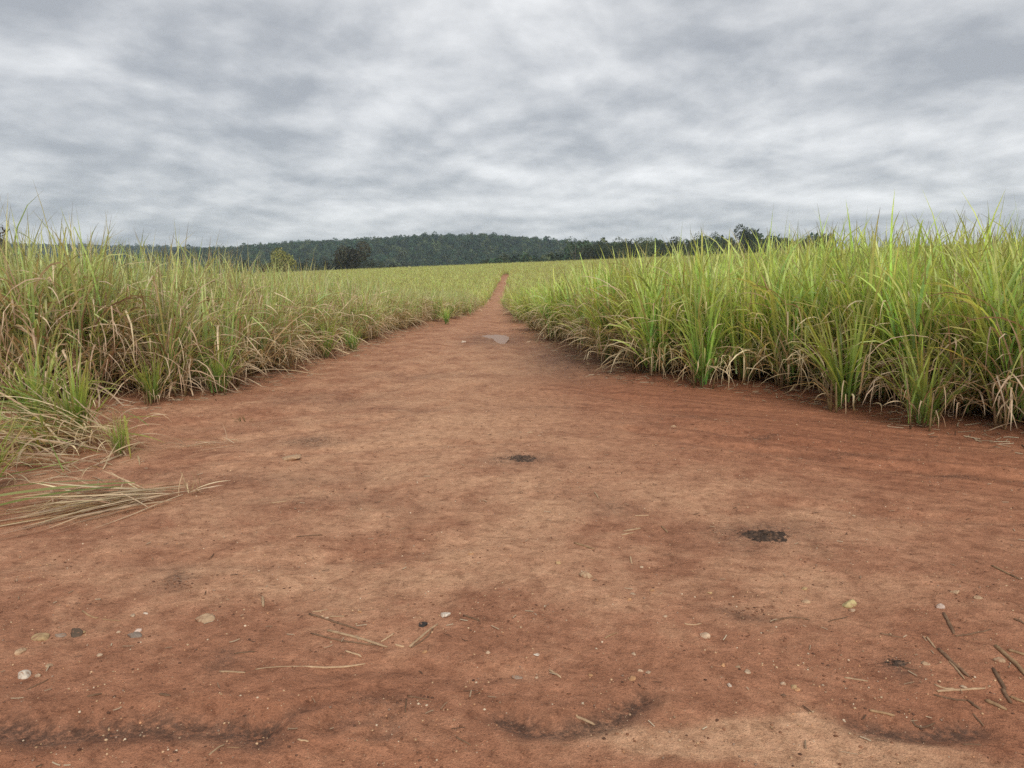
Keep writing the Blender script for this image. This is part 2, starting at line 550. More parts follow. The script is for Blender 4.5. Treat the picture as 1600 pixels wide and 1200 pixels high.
# ------------------------------------------------------------------ puddle on the track
def build_puddle():
    m, n, l, out = new_mat('muddy_water')
    g = N(n, 'ShaderNodeNewGeometry').outputs['Position']
    bp = N(n, 'ShaderNodeBump')
    bp.inputs['Strength'].default_value = .05
    bp.inputs['Distance'].default_value = .01
    l.new(noise(n, l, g, 14, 2), bp.inputs['Height'])
    b = principled(n, l, out, (.32, .19, .125), .42, .25, bp.outputs[0])
    b.inputs['IOR'].default_value = 1.33
    P = np.array(PUDDLE)
    c = P.mean(0)
    nn = 120
    # smooth closed outline, a little ragged
    t = np.linspace(0, len(P), nn, endpoint=False)
    i = np.floor(t).astype(int)
    f = (t - i)[:, None]
    p0, p1, p2, p3 = (P[(i + k) % len(P)] for k in (-1, 0, 1, 2))
    q = .5 * (2 * p1 + (p2 - p0) * f + (2 * p0 - 5 * p1 + 4 * p2 - p3) * f ** 2 + (3 * p1 - p0 - 3 * p2 + p3) * f ** 3)
    q = q + .04 * np.stack([perlin(q[:, 0] * 5, q[:, 1] * 2), perlin(q[:, 0] * 5 + 9, q[:, 1] * 2)], 1)
    zw = float(np.median(height(q[:, 0], q[:, 1]))) + .001
    q = c + (q - c) * 1.12
    V = np.concatenate([np.column_stack([q, np.full(nn, zw)]), np.column_stack([c + (q - c) * .5, np.full(nn, zw)]), [[c[0], c[1], zw]]])
    j = np.arange(nn)
    k = (j + 1) % nn
    F = np.concatenate([np.stack([j, k, nn + k], 1), np.stack([j, nn + k, nn + j], 1), np.stack([nn + j, nn + k, np.full(nn, 2 * nn)], 1)])
    o = link(bpy.data.objects.new('puddle', mesh_np('puddle', V, F, m)))
    tag(o, 'shallow muddy puddle mirroring the grey sky on the narrow track', 'puddle', kind='structure')


build_puddle()

# ------------------------------------------------------------------ cane: blades, clumps


def blades(rs, B, az, tilt, length, bend, width, S=6, power=1.6, kink=None, zmin=None, wob=.12):
    """ribbons that leave B at 'tilt' from vertical and bend over; returns verts (n,S+1,2,3), faces"""
    n = len(B)
    t = np.linspace(0, 1, S + 1)
    P = np.zeros((n, S + 1, 3))
    P[:, 0] = B
    dx, dy = np.cos(az), np.sin(az)
    sw = rs.normal(0, wob, n)
    for i in range(S):
        tm = (t[i] + t[i + 1]) / 2
        th = tilt + bend * tm ** power
        if kink is not None:
            th = th + np.where(tm > kink[0], kink[1], 0)
        a = az + sw * tm * 2
        ds = length / S
        P[:, i + 1, 0] = P[:, i, 0] + ds * np.sin(th) * np.cos(a)
        P[:, i + 1, 1] = P[:, i, 1] + ds * np.sin(th) * np.sin(a)
        P[:, i + 1, 2] = P[:, i, 2] + ds * np.cos(th)
    if zmin is not None:
        fl = zmin + .02 * rs.rand(n)[:, None]
        P[:, :, 2] = np.maximum(P[:, :, 2], fl)
    prof = np.interp(t, [0, .12, .4, .75, 1], [.55, .9, 1., .62, .05])
    tw = rs.uniform(-.9, .9, n)[:, None] * (.3 + t[None, :])
    side = np.zeros((n, S + 1, 3))
    side[..., 0] = -dy[:, None] * np.cos(tw)
    side[..., 1] = dx[:, None] * np.cos(tw)
    side[..., 2] = np.sin(tw)
    hw = (width[:, None] * prof[None, :] / 2)[..., None]
    V = np.stack([P - side * hw, P + side * hw], 2)
    idx = np.arange(n * (S + 1) * 2).reshape(n, S + 1, 2)
    F = np.stack([idx[:, :-1, 0], idx[:, :-1, 1], idx[:, 1:, 1], idx[:, 1:, 0]], -1).reshape(-1, 4)
    return V.reshape(-1, 3), F, t


def leaf_colors(rs, n, t, low, mid, tip, var=.18, brown=(.20, .13, .07), tipw=.8):
    low, mid, tip = (np.array(c) for c in (low, mid, tip))
    k = t[None, :, None]
    c = np.where(k < .5, low + (mid - low) * k * 2, mid + (tip - mid) * (k - .5) * 2)
    c = np.repeat(c, n, 0) if c.shape[0] == 1 else c
    c = c * (1 + rs.normal(0, var, (n, 1, 1))) * (1 + rs.normal(0, .07, (n, 1, 3)))
    # dried brown tips
    b = sstep(tipw, 1.02, t)[None, :, None] * (rs.rand(n, 1, 1) < .75)
    c = c * (1 - b) + np.array(brown) * b
    return np.clip(np.repeat(c[:, :, None, :], 2, 2).reshape(-1, 3), .01, 1)


STYLE = {   # low, mid, tip colours of the living leaves; share of half dry ones; counts
    'right': dict(low=(.290, .450, .150), mid=(.515, .625, .190), tip=(.690, .705, .250), half=.06, ns=12, nl=10, dry=55, w=.036),
    'left': dict(low=(.290, .410, .160), mid=(.480, .555, .225), tip=(.640, .625, .300), half=.20, ns=12, nl=8, dry=85, w=.022),
}
DRY_COLS = [(.62, .48, .32), (.72, .58, .40), (.54, .39, .25), (.40, .265, .165)]


def green_part(rs, st, ns, nl, S, w, hscale=1.):
    B, az, ti, le, be = [], [], [], [], []
    for i in range(ns):
        a0 = rs.uniform(0, 2 * np.pi)
        r0 = .20 * math.sqrt(rs.rand())
        lean = rs.uniform(0, .22)
        la = a0 + rs.normal(0, .6)
        hs = rs.uniform(.35, .85) * hscale
        fan = rs.uniform(0, np.pi)
        for j in range(nl):
            f = (j + .5) / nl
            s = hs * (.12 + .88 * f)
            B.append((r0 * math.cos(a0) + s * math.sin(lean) * math.cos(la), r0 * math.sin(a0) + s * math.sin(lean) * math.sin(la), s * math.cos(lean)))
            az.append(fan + (j % 2) * np.pi + rs.normal(0, .45))
            ti.append(abs(rs.normal(0, .10)) + (.42 - .34 * f) * rs.uniform(.5, 1.1))
            le.append(rs.uniform(.90, 1.30) * (.78 + .27 * f))
            q = rs.rand()
            be.append(rs.uniform(.05, .6) if q < .50 else (rs.uniform(.5, 1.3) if q < .85 else rs.uniform(1.3, 2.4)))
    B, az, ti, le, be = map(np.array, (B, az, ti, le, be))
    n = len(az)
    kk = (rs.uniform(.45, .85, n), np.where(rs.rand(n) < .10, rs.uniform(.9, 2.0, n), 0))
    V, F, t = blades(rs, B, az, ti, le, be, w * rs.uniform(.65, 1.2, n), S, 1.7, kk, .02)
    c = leaf_colors(rs, n, t, st['low'], st['mid'], st['tip'])
    c = c.reshape(n, -1, 3)
    hm = rs.rand(n) < st['half']
    dc = np.array(DRY_COLS)[rs.randint(0, 4, n)] * np.array([.95, .98, .8])
    mixf = np.where(hm, rs.uniform(.35, .95, n), 0)[:, None, None]
    c = c * (1 - mixf) + dc[:, None, :] * mixf
    return V, F, c.reshape(-1, 3)


def fan_part(rs, st, n, S, w, spread=.55, length=(1.05, 1.6)):
    """straight long leaves fanning out of one low crown"""
    a0 = rs.uniform(0, 2 * np.pi, n)
    r0 = .10 * np.sqrt(rs.rand(n))
    B = np.stack([r0 * np.cos(a0), r0 * np.sin(a0), rs.uniform(.02, .28, n)], 1)
    ti = spread * rs.rand(n) ** .8
    q = rs.rand(n)
    be = np.where(q < .7, rs.uniform(.03, .45, n), np.where(q < .92, rs.uniform(.5, 1.2, n), rs.uniform(1.2, 2.2, n)))
    kk = (rs.uniform(.5, .9, n), np.where(rs.rand(n) < .10, rs.uniform(.8, 1.8, n), 0))
    V, F, t = blades(rs, B, a0 + rs.normal(0, .5, n), ti, rs.uniform(*length, n) * (1.05 - .35 * ti / spread), be, w * rs.uniform(.65, 1.2, n), S, 1.8, kk, .02, .06)
    return V, F, leaf_colors(rs, n, t, st['low'], st['mid'], st['tip'])


def dry_part(rs, n, S, w, reach=1., low=False):
    a = rs.uniform(0, 2 * np.pi, n)
    r = .24 * np.sqrt(rs.rand(n))
    z = rs.uniform(.04, .45 if low else .95, n)
    B = np.stack([r * np.cos(a), r * np.sin(a), z], 1)
    q = rs.rand(n)
    ti = np.where(q < .7, rs.uniform(.25, .95, n), rs.uniform(.8, 1.5, n))
    be = np.where(rs.rand(n) < .75, rs.uniform(1.1, 2.4, n), rs.uniform(.1, .8, n))
    le = rs.uniform(.40, 1.0, n) * reach
    kk = (rs.uniform(.3, .7, n), np.where(rs.rand(n) < .25, rs.uniform(.6, 1.6, n), 0))
    V, F, t = blades(rs, B, a + rs.normal(0, .7, n), ti, le, be, w * rs.uniform(.5, 1.1, n), S, 1.2, kk, .012, .3)
    base = np.array(DRY_COLS)[rs.choice(4, n, p=[.36, .28, .24, .12])]
    c = np.repeat(base[:, None, :], (S + 1) * 2, 1) * (1 + rs.normal(0, .12, (n, 1, 1)))
    return V, F, np.clip(c.reshape(-1, 3), .02, 1)


def tube(pts, rads, sides=5):
    pts = np.asarray(pts, float)
    rads = np.asarray(rads, float)
    m = len(pts)
    T = np.gradient(pts, axis=0)
    T /= np.linalg.norm(T, axis=1)[:, None] + 1e-9
    ref = np.where(np.abs(T[:, 2:3]) > .9, np.array([[1., 0, 0]]), np.array([[0, 0, 1.]]))
    A = np.cross(T, ref)
    A /= np.linalg.norm(A, axis=1)[:, None] + 1e-9
    Bn = np.cross(T, A)
    an = np.linspace(0, 2 * np.pi, sides, endpoint=False)
    V = pts[:, None, :] + rads[:, None, None] * (np.cos(an)[None, :, None] * A[:, None, :] + np.sin(an)[None, :, None] * Bn[:, None, :])
    i = np.arange(m - 1)[:, None] * sides + np.arange(sides)[None, :]
    i2 = np.arange(m - 1)[:, None] * sides + (np.arange(sides)[None, :] + 1) % sides
    F = np.stack([i, i2, i2 + sides, i + sides], -1).reshape(-1, 4)
    # close the ends
    V = V.reshape(-1, 3)
    e0, e1 = len(V), len(V) + 1
    V = np.concatenate([V, [pts[0]], [pts[-1]]])
    j = np.arange(sides)
    k = (j + 1) % sides
    c0 = np.stack([k, j, np.full(sides, e0), np.full(sides, e0)], 1)
    b = (m - 1) * sides
    c1 = np.stack([b + j, b + k, np.full(sides, e1), np.full(sides, e1)], 1)
    return V, F, np.concatenate([c0, c1])[:, :3]


def join(parts):
    Vs, Fs, Cs, o = [], [], [], 0
    for p in parts:
        Vs.append(p[0])
        Fs.append(p[1] + o)
        if len(p) > 2:
            Cs.append(p[2])
        o += len(p[0])
    return np.concatenate(Vs), np.concatenate(Fs), (np.concatenate(Cs) if Cs else None)


def quadify(V, F, T):
    """tube quads + end triangles -> all triangles"""
    return V, np.concatenate([F[:, [0, 1, 2]], F[:, [0, 2, 3]], T])


def stalk_part(rs, n=9):
    out = []
    for i in range(n):
        a, r = rs.uniform(0, 6.28), .20 * math.sqrt(rs.rand())
        b = np.array([r * math.cos(a), r * math.sin(a), -.02])
        h = rs.uniform(.3, .75)
        ln = np.array([math.cos(a), math.sin(a), 0]) * rs.uniform(0, .2) * h
        tt = np.linspace(0, 1, 4)[:, None]
        out.append(quadify(*tube(b + ln * tt ** 1.3 + np.array([0, 0, h]) * tt, [.013, .012, .010, .006], 5)))
    return join(out)[:2]


def variant(style, seed):
    """edge clump meshes: (green_leaves, dry_leaves, stalks)"""
    rs = np.random.RandomState(seed)
    st = STYLE[style]
    nf = 46 if style == 'right' else 26
    V, F, c = join([green_part(rs, st, st['ns'] - 3 + rs.randint(-1, 2), st['nl'], 7, st['w']), fan_part(rs, dict(st, low=(.25, .41, .13)), nf, 7, st['w'] * .95)])
    g = mesh_np('green_leaves', V, F, M_LEAF, c)
    V, F, c = join([dry_part(rs, st['dry'], 6, .022), dry_part(rs, 75 if style == 'right' else 90, 6, .021, 1.05, True)])
    d = mesh_np('dry_leaves', V, F, M_DRY, c)
    s = mesh_np('cane_stalks', *stalk_part(rs), M_STALK)
    return g, d, s


def proto_collection(name, metas):
    c = bpy.data.collections.new(name)
    for i, me in enumerate(metas):
        c.objects.link(bpy.data.objects.new('%s_%02d' % (name, i), me))
    return c


def field_variant(style, seed, far=False):
    rs = np.random.RandomState(seed)
    st = STYLE[style]
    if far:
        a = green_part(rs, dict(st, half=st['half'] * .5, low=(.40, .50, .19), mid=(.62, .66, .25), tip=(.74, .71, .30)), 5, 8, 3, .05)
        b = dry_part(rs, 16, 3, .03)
    else:
        a = green_part(rs, st, st['ns'], st['nl'] - 1, 5, st['w'])
        b = dry_part(rs, st['dry'], 5, .022)
    V, F, c = join([a, b])
    me = mesh_np('cane', V, F, None, c)
    me.materials.append(M_LEAF)
    me.materials.append(M_DRY)
    mi = np.zeros(len(F), dtype=np.int32)
    mi[len(a[1]):] = 1
    me.polygons.foreach_set('material_index', mi)
    return me


def scatter(name, pts, rz, scl, idx, coll, tilt=None):
    """one object whose points carry copies of the collection's meshes (uncountable mass)"""
    n = len(pts)
    me = bpy.data.meshes.new(name)
    me.vertices.add(n)
    me.vertices.foreach_set('co', np.ascontiguousarray(pts, dtype=np.float32).ravel())
    rot = np.zeros((n, 3), dtype=np.float32)
    rot[:, 2] = rz
    if tilt is not None:
        rot[:, :2] = tilt
    a = me.attributes.new('rot', 'FLOAT_VECTOR', 'POINT')
    a.data.foreach_set('vector', rot.ravel())
    sv = np.ascontiguousarray(scl if np.ndim(scl) == 2 else np.repeat(np.asarray(scl)[:, None], 3, 1), dtype=np.float32)
    a = me.attributes.new('scl', 'FLOAT_VECTOR', 'POINT')
    a.data.foreach_set('vector', sv.ravel())
    a = me.attributes.new('pick', 'INT', 'POINT')
    a.data.foreach_set('value', np.ascontiguousarray(idx, dtype=np.int32))
    me.update()
    o = link(bpy.data.objects.new(name, me))
    ng = bpy.data.node_groups.new(name, 'GeometryNodeTree')
    ng.interface.new_socket('Geometry', in_out='INPUT', socket_type='NodeSocketGeometry')
    ng.interface.new_socket('Geometry', in_out='OUTPUT', socket_type='NodeSocketGeometry')
    nd, lk = ng.nodes, ng.links
    gi, go = nd.new('NodeGroupInput'), nd.new('NodeGroupOutput')
    ci = nd.new('GeometryNodeCollectionInfo')
    ci.inputs['Collection'].default_value = coll
    ci.inputs['Separate Children'].default_value = True
    ci.inputs['Reset Children'].default_value = True
    ip = nd.new('GeometryNodeInstanceOnPoints')
    ip.inputs['Pick Instance'].default_value = True

    def attr(nm, ty):
        q = nd.new('GeometryNodeInputNamedAttribute')
        q.data_type = ty
        q.inputs['Name'].default_value = nm
        return q.outputs[0]
    lk.new(gi.outputs[0], ip.inputs['Points'])
    lk.new(ci.outputs[0], ip.inputs['Instance'])
    lk.new(attr('pick', 'INT'), ip.inputs['Instance Index'])
    e2r = nd.new('FunctionNodeEulerToRotation')
    lk.new(attr('rot', 'FLOAT_VECTOR'), e2r.inputs[0])
    lk.new(e2r.outputs[0], ip.inputs['Rotation'])
    lk.new(attr('scl', 'FLOAT_VECTOR'), ip.inputs['Scale'])
    lk.new(ip.outputs[0], go.inputs[0])
    md = o.modifiers.new('scatter', 'NODES')
    md.node_group = ng
    return o


def cane_height(side, x, y):
    if side == 'left':
        h = np.interp(y, [8, 10, 15, 22, 28, 40, 200], [2.35, 2.08, 1.92, 1.55, 1.2, 1.15, 1.2])
        h = h + .22 * sstep(-4.0, -5.3, x) * sstep(30, 15, y)
    else:
        h = np.interp(y, [6, 9, 12, 16, 19, 22, 30, 200], [2.20, 2.22, 2.20, 2.05, 1.72, 1.48, 1.2, 1.2])
        h = h + .35 * sstep(.5, 5, x - XR(y)) * sstep(60, 25, y) * sstep(9, 14, y)
    return h


PROTO_H = 1.95
ORD = ['first', 'second', 'third', 'fourth', 'fifth', 'sixth', 'seventh', 'eighth', 'ninth', 'tenth', 'eleventh', 'twelfth', 'thirteenth',
       'fourteenth', 'fifteenth', 'sixteenth', 'seventeenth', 'eighteenth', 'nineteenth', 'twentieth', 'twenty-first', 'twenty-second',
       'twenty-third', 'twenty-fourth', 'twenty-fifth', 'twenty-sixth', 'twenty-seventh', 'twenty-eighth', 'twenty-ninth', 'thirtieth']


def clump_thing(name, loc, rz, scl, meshes, label, group, cat='sugarcane'):
    e = empty(name, loc, rz)
    e.scale = scl
    tag(e, label, cat, group)
    for nm, me in zip(('green_leaves', 'dry_leaves', 'cane_stalks'), meshes):
        link(bpy.data.objects.new(nm, me), e)
    return e


def build_cane():
    rs = np.random.RandomState(5)
    edge = {}
    for side, E, y0, y1 in (('right', ER, 5.6, 21.), ('left', EL, 8.3, 24.)):
        vs = [variant(side, 100 + i + (50 if side == 'left' else 0)) for i in range(7)]
        pts = []
        P = E[(E[:, 1] > 4) & (E[:, 1] < 45)]
        s = np.concatenate([[0], np.cumsum(np.hypot(*np.diff(P, axis=0).T))])
        q = 0.
        while q < s[-1]:
            x, y = np.interp(q, s, P[:, 0]), np.interp(q, s, P[:, 1])
            if y0 < y < y1 and abs(x) < .78 * y + 1.0:
                pts.append((x, y))
            q += rs.uniform(.50, .78) * (1 if y < 14 else 1.25)
        edge[side] = pts
        for i, (x, y) in enumerate(pts):
            nx = (.22 if side == 'right' else -.22)
            px, py = x + nx + rs.normal(0, .10), y + .12 + rs.normal(0, .10)
            h = float(cane_height(side, np.array([px]), np.array([py]))[0]) * rs.uniform(.86, 1.03)
            k = h / PROTO_H
            if side == 'right':
                lab = 'yellow green cane clump, %s along the right field edge from the photo border' % ORD[i]
                grp = 'cane clumps along the right field edge'
            else:
                lab = 'olive cane clump, %s along the left field edge from the photo border' % ORD[i]
                grp = 'cane clumps along the left field edge'
            clump_thing('sugarcane_clump', (px, py, hz(px, py)), rs.uniform(0, 6.28), (k ** .6, k ** .6, k), vs[rs.randint(7)], lab, grp)
    # the field behind the edge: nobody could count it
    for side, lab in (('right', 'dense yellow green sugarcane filling the field right of the track'), ('left', 'dense olive and straw coloured sugarcane filling the field left of the track')):
        near = proto_collection('cane_near_' + side, [field_variant(side, 300 + i + (40 if side == 'left' else 0)) for i in range(8)])
        far = proto_collection('cane_far_' + side, [field_variant(('right', side)[i % 2], 500 + i + (40 if side == 'left' else 0), True) for i in range(6)])
        for zone, y0, y1, stp, coll, nv in (('near', 3, 42, .50, near, 8), ('far', 42, 190, .78, far, 6)):
            X, Y = np.meshgrid(np.arange(-150, 150, stp), np.arange(y0, y1, stp))
            x, y = X.ravel() + rs.uniform(-.5, .5, X.size) * stp, Y.ravel() + rs.uniform(-.5, .5, X.size) * stp
            d = (XL(y) - x) if side == 'left' else (x - XR(y))
            lo = np.where((y < 24), .62, -.08) + np.where(y < 24, .10, .45) * perlin(x * .7, y * .23)
            ok = (d > lo) & (np.abs(x) < .80 * y + 4)
            x, y = x[ok], y[ok]
            h = cane_height(side, x, y) * rs.uniform(.89, 1.06, len(x)) * (1 + .10 * fbm(x / 6, y / 6, 2))
            k = h / PROTO_H
            if zone == 'far':
                k = k * 1.0
            scl = np.stack([k ** .7, k ** .7, k], 1) if zone == 'near' else np.stack([k * 1.25, k * 1.25, k], 1)
            z = height(x, y)
            o = scatter('sugarcane_field', np.stack([x, y, z], 1), rs.uniform(0, 6.28, len(x)), scl, rs.randint(0, nv, len(x)), coll,
                        rs.normal(0, .05, (len(x), 2)))
            tag(o, lab if zone == 'near' else lab.replace('filling the field', 'covering the far rising slope'), 'sugarcane', kind='stuff')


build_cane()

# ------------------------------------------------------------------ the trampled cane at the left front
def blade_object(rs, B, az, tilt, length, bend, width, col, parent, S=9, power=1.2, kink=None, mat=None, name='leaf'):
    V, F, t = blades(rs, np.array([B]), np.array([az]), np.array([tilt]), np.array([length]), np.array([bend]), np.array([width]), S, power, kink, None, .10)
    # follow the soil where the blade lies on it
    ox, oy, oz = parent.location
    g = height(V[:, 0] + ox, V[:, 1] + oy) - oz
    V[:, 2] = np.maximum(V[:, 2], g + .003 + .012 * rs.rand())
    c = np.repeat(np.array([col]), len(V), 0) * (1 + rs.normal(0, .08))
    return link(bpy.data.objects.new(name, mesh_np(name, V, F, mat or M_DRY, np.clip(c, .02, 1))), parent)


def build_trampled():
    rs = np.random.RandomState(21)
    G1, G2, Y1 = (.24, .30, .085), (.33, .36, .13), (.42, .40, .10)
    # long flattened bundle pulled out toward the left
    e = empty('flattened_cane_bundle', (-2.24, 5.20, hz(-2.24, 5.20)))
    tag(e, 'flattened bundle of straw and pale green cane leaves pointing left on bare soil', 'cane leaves')
    for i in range(110):
        s = rs.rand()
        col = np.array(DRY_COLS[rs.choice(4, p=[.34, .26, .24, .16])]) * rs.uniform(.70, 1.05)
        a = rad(rs.normal(214, 13))
        off = rs.normal(0, .06), rs.normal(0, .09)
        st = s * .62
        B = (math.cos(a) * st + off[0], math.sin(a) * st + off[1], .015 + .05 * rs.rand())
        blade_object(rs, B, a, rs.uniform(1.42, 1.60), rs.uniform(.35, 1.05), rs.uniform(-.05, .45), rs.uniform(.006, .015), col, e, kink=((rs.uniform(.3, .8), rs.uniform(-.12, .3)) if rs.rand() < .4 else None))
    for i, (bx, by, aa, ln, w) in enumerate(((-.35, -.06, 216, 1.25, .022), (-.45, .0, 204, .8, .018), (-.40, -.16, 222, 1.1, .020), (-.60, -.05, 196, .7, .016), (-.5, -.22, 210, .8, .016))):
        blade_object(rs, (bx, by, .10), rad(aa), 1.46, ln, .30, w, (G2, (.36, .35, .16), G1, G2, (.40, .37, .18))[i], e, mat=M_LEAF)
    for i in range(34):
        a = rad(rs.normal(210, 55))
        B = (-rs.uniform(0, .75), -rs.uniform(0, .5) + rs.normal(0, .05), .05)
        blade_object(rs, B, a, rs.uniform(1.2, 1.6), rs.uniform(.15, .5), rs.uniform(0, .5), rs.uniform(.006, .013), DRY_COLS[rs.randint(4)], e)
    for i in range(9):
        a = rad(rs.uniform(-40, 30))
        blade_object(rs, (rs.normal(0, .04), rs.normal(0, .04), .03), a, rs.uniform(1.1, 1.5), rs.uniform(.10, .28), rs.uniform(0, .6), .010, DRY_COLS[rs.randint(4)], e)
    for i in range(8):
        a = rad(rs.uniform(0, 360))
        blade_object(rs, (rs.normal(0, .06), rs.normal(0, .05), .02), a, rs.uniform(.1, .7), rs.uniform(.08, .22), rs.uniform(0, .6), .009, DRY_COLS[rs.randint(4)], e)
    # bent over cane heap with a green tuft rising out of it
    e = empty('bent_cane_heap', (-3.85, 6.72, hz(-3.85, 6.72)))
    tag(e, 'heap of bent over cane leaves lying round the young tuft at the left edge', 'cane leaves')
    for i in range(140):
        a = rad(rs.normal(190, 26))
        B = (rs.normal(-.05, .26), rs.normal(-.05, .17), rs.uniform(.03, .20))
        col = DRY_COLS[rs.choice(4, p=[.4, .3, .2, .1])] if rs.rand() < .8 else (G1, G2)[rs.randint(2)]
        blade_object(rs, B, a, rs.uniform(.75, 1.5), rs.uniform(.5, 1.35), rs.uniform(.3, 1.2), rs.uniform(.010, .022), col, e)
    for i in range(75):
        a = rad(rs.uniform(-120, 60))
        B = (rs.normal(.12, .2), rs.normal(-.06, .12), rs.uniform(.02, .20))
        blade_object(rs, B, a, rs.uniform(.4, 1.5), rs.uniform(.12, .5), rs.uniform(.8, 2.4), rs.uniform(.008, .016), DRY_COLS[rs.choice(4, p=[.3, .2, .3, .2])], e)
    for (bx, by, aa, ti, ln, be, w, kk, c) in (
            (.0, -.05, 205, .9, 1.05, .9, .034, (.5, .3), G1), (-.1, -.1, 215, .8, .95, 1.3, .032, (.6, .5), G1), (-.3, .1, 180, .55, .9, .9, .030, (.4, .6), G2),
            (.12, -.05, -22, 1.2, .95, .35, .024, (.97, 0), Y1), (-.05, .05, 170, .9, 1.1, .6, .028, (.97, 0), G1)):
        blade_object(rs, (bx, by, .15), rad(aa), ti, ln, be, w, c, e, kink=kk, mat=M_LEAF)
    for i in range(85):     # matted leaves spilling down toward the flattened bundle
        a = rad(rs.normal(205, 42))
        B = (rs.uniform(-.45, .75), rs.uniform(-1.30, -.05), rs.uniform(.01, .10))
        c = (G1, G2)[rs.randint(2)] if rs.rand() < .25 else np.array(DRY_COLS[rs.randint(4)]) * .9
        blade_object(rs, B, a, rs.uniform(1.15, 1.6), rs.uniform(.35, 1.0), rs.uniform(0, .7), rs.uniform(.009, .020), c, e)
    for i in range(44):
        a = rad(rs.uniform(130, 330))
        B = (rs.uniform(-.75, .05), rs.uniform(-.95, -.05), rs.uniform(.02, .12))
        c = (G1, G2, Y1, DRY_COLS[0], DRY_COLS[2])[rs.randint(5)]
        blade_object(rs, B, a, rs.uniform(.1, 1.0), rs.uniform(.35, .85), rs.uniform(1.0, 2.2), rs.uniform(.012, .024), c, e, mat=M_LEAF)
    for i in range(110):
        a = rad(rs.uniform(0, 360))
        B = (rs.uniform(-.9, .75), rs.uniform(-1.25, .05), .02)
        blade_object(rs, B, a, rs.uniform(.9, 1.55), rs.uniform(.12, .45), rs.uniform(.3, 1.6), rs.uniform(.007, .014), np.array(DRY_COLS[rs.randint(4)]) * .85, e)
    # young upright tufts
    vs = []
    for s in range(4):
        r = np.random.RandomState(900 + s)
        st = dict(STYLE['right'], low=(.20, .34, .09), mid=(.38, .48, .13), tip=(.56, .55, .20), half=.15)
        V, F, c = join([green_part(r, st, 4, 6, 7, .028, .45), fan_part(r, st, 52, 7, .030, .72, (.8, 1.55))])
        g = mesh_np('green_leaves', V, F, M_LEAF, c)
        d = mesh_np('dry_leaves', *dry_part(r, 40, 6, .018, .7, True)[:2], M_DRY, None)
        V, F, c = dry_part(np.random.RandomState(950 + s), 40, 6, .018, .7, True)
        d = mesh_np('dry_leaves', V, F, M_DRY, c)
        vs.append((g, d, mesh_np('cane_stalks', *stalk_part(r, 5), M_STALK)))
    for i, (x, y, k, lab) in enumerate((
            (-3.97, 6.92, .70, 'bright green young cane tuft rising from the heap at the left edge'),
            (-4.55, 7.25, .76, 'green young cane tuft at the left photo border behind the leaf heap'),
            (-3.28, 6.30, .26, 'small half dry cane sprout right of the leaf heap'),
            (-3.62, 5.15, .50, 'low dark green sprout at the left border beside the flattened bundle'),
            (-4.18, 8.85, .55, 'short green cane tuft standing in front of the left field edge'),
            (-3.72, 9.65, .66, 'broad green cane tuft in front of the left field where the track begins'),
            (-3.35, 13.8, .60, 'bright green tuft sticking out of the left field edge farther along'),
            (-3.15, 15.1, .48, 'little green tuft beyond the bright one on the left field edge'),
            (3.72, 8.45, 1.08, 'bright green fan shaped tuft standing out before the right cane'),
            (4.08, 7.50, .85, 'thin green tuft on red soil before the right cane near the border'),
            (2.55, 10.2, 1.05, 'green fan shaped tuft before the right cane near its middle'),
            (-2.10, 24.5, .5, 'low green tuft on the left side of the narrow track beyond the tall cane'))):
        clump_thing('young_cane_tuft', (x, y, hz(x, y)), i * 1.3, (k, k, k), vs[i % 4], lab, 'young cane tufts', 'young cane')
    # one kinked leaf lying over to the right
    e = empty('kinked_cane_leaf', (-3.30, 6.45, hz(-3.30, 6.45)))
    tag(e, 'single yellow green kinked leaf arched over the soil right of the heap', 'cane leaf')
    blade_object(rs, (0, 0, .32), rad(-60), 2.2, .55, .15, .022, Y1, e, kink=(.85, -2.2), mat=M_LEAF)
    blade_object(rs, (-.30, .10, .12), rad(-18), 1.35, .75, .5, .022, (.36, .37, .11), e, mat=M_LEAF)
    e = empty('weed_sprig', (-2.86, 8.05, hz(-2.86, 8.05)))
    tag(e, 'tiny dark weed sprig on the bare soil before the left cane', 'weed')
    for i in range(12):
        blade_object(rs, (rs.normal(0, .04), rs.normal(0, .03), 0), rs.uniform(0, 6.28), rs.uniform(.2, 1.2), rs.uniform(.05, .13), .6, .008, (.14, .13, .05), e)
    e = empty('straw_wisp', (-2.55, 6.75, hz(-2.55, 6.75)))
    tag(e, 'loose wisp of straw leaves lying between the heap and the tan slab', 'straw')
    for i in range(14):
        blade_object(rs, (rs.normal(0, .10), rs.normal(0, .07), .01), rad(rs.normal(190, 40)), rs.uniform(1.2, 1.56), rs.uniform(.15, .5), .2, .008, DRY_COLS[rs.randint(4)], e)


build_trampled()

# ------------------------------------------------------------------ hills, woods and trees behind the fields


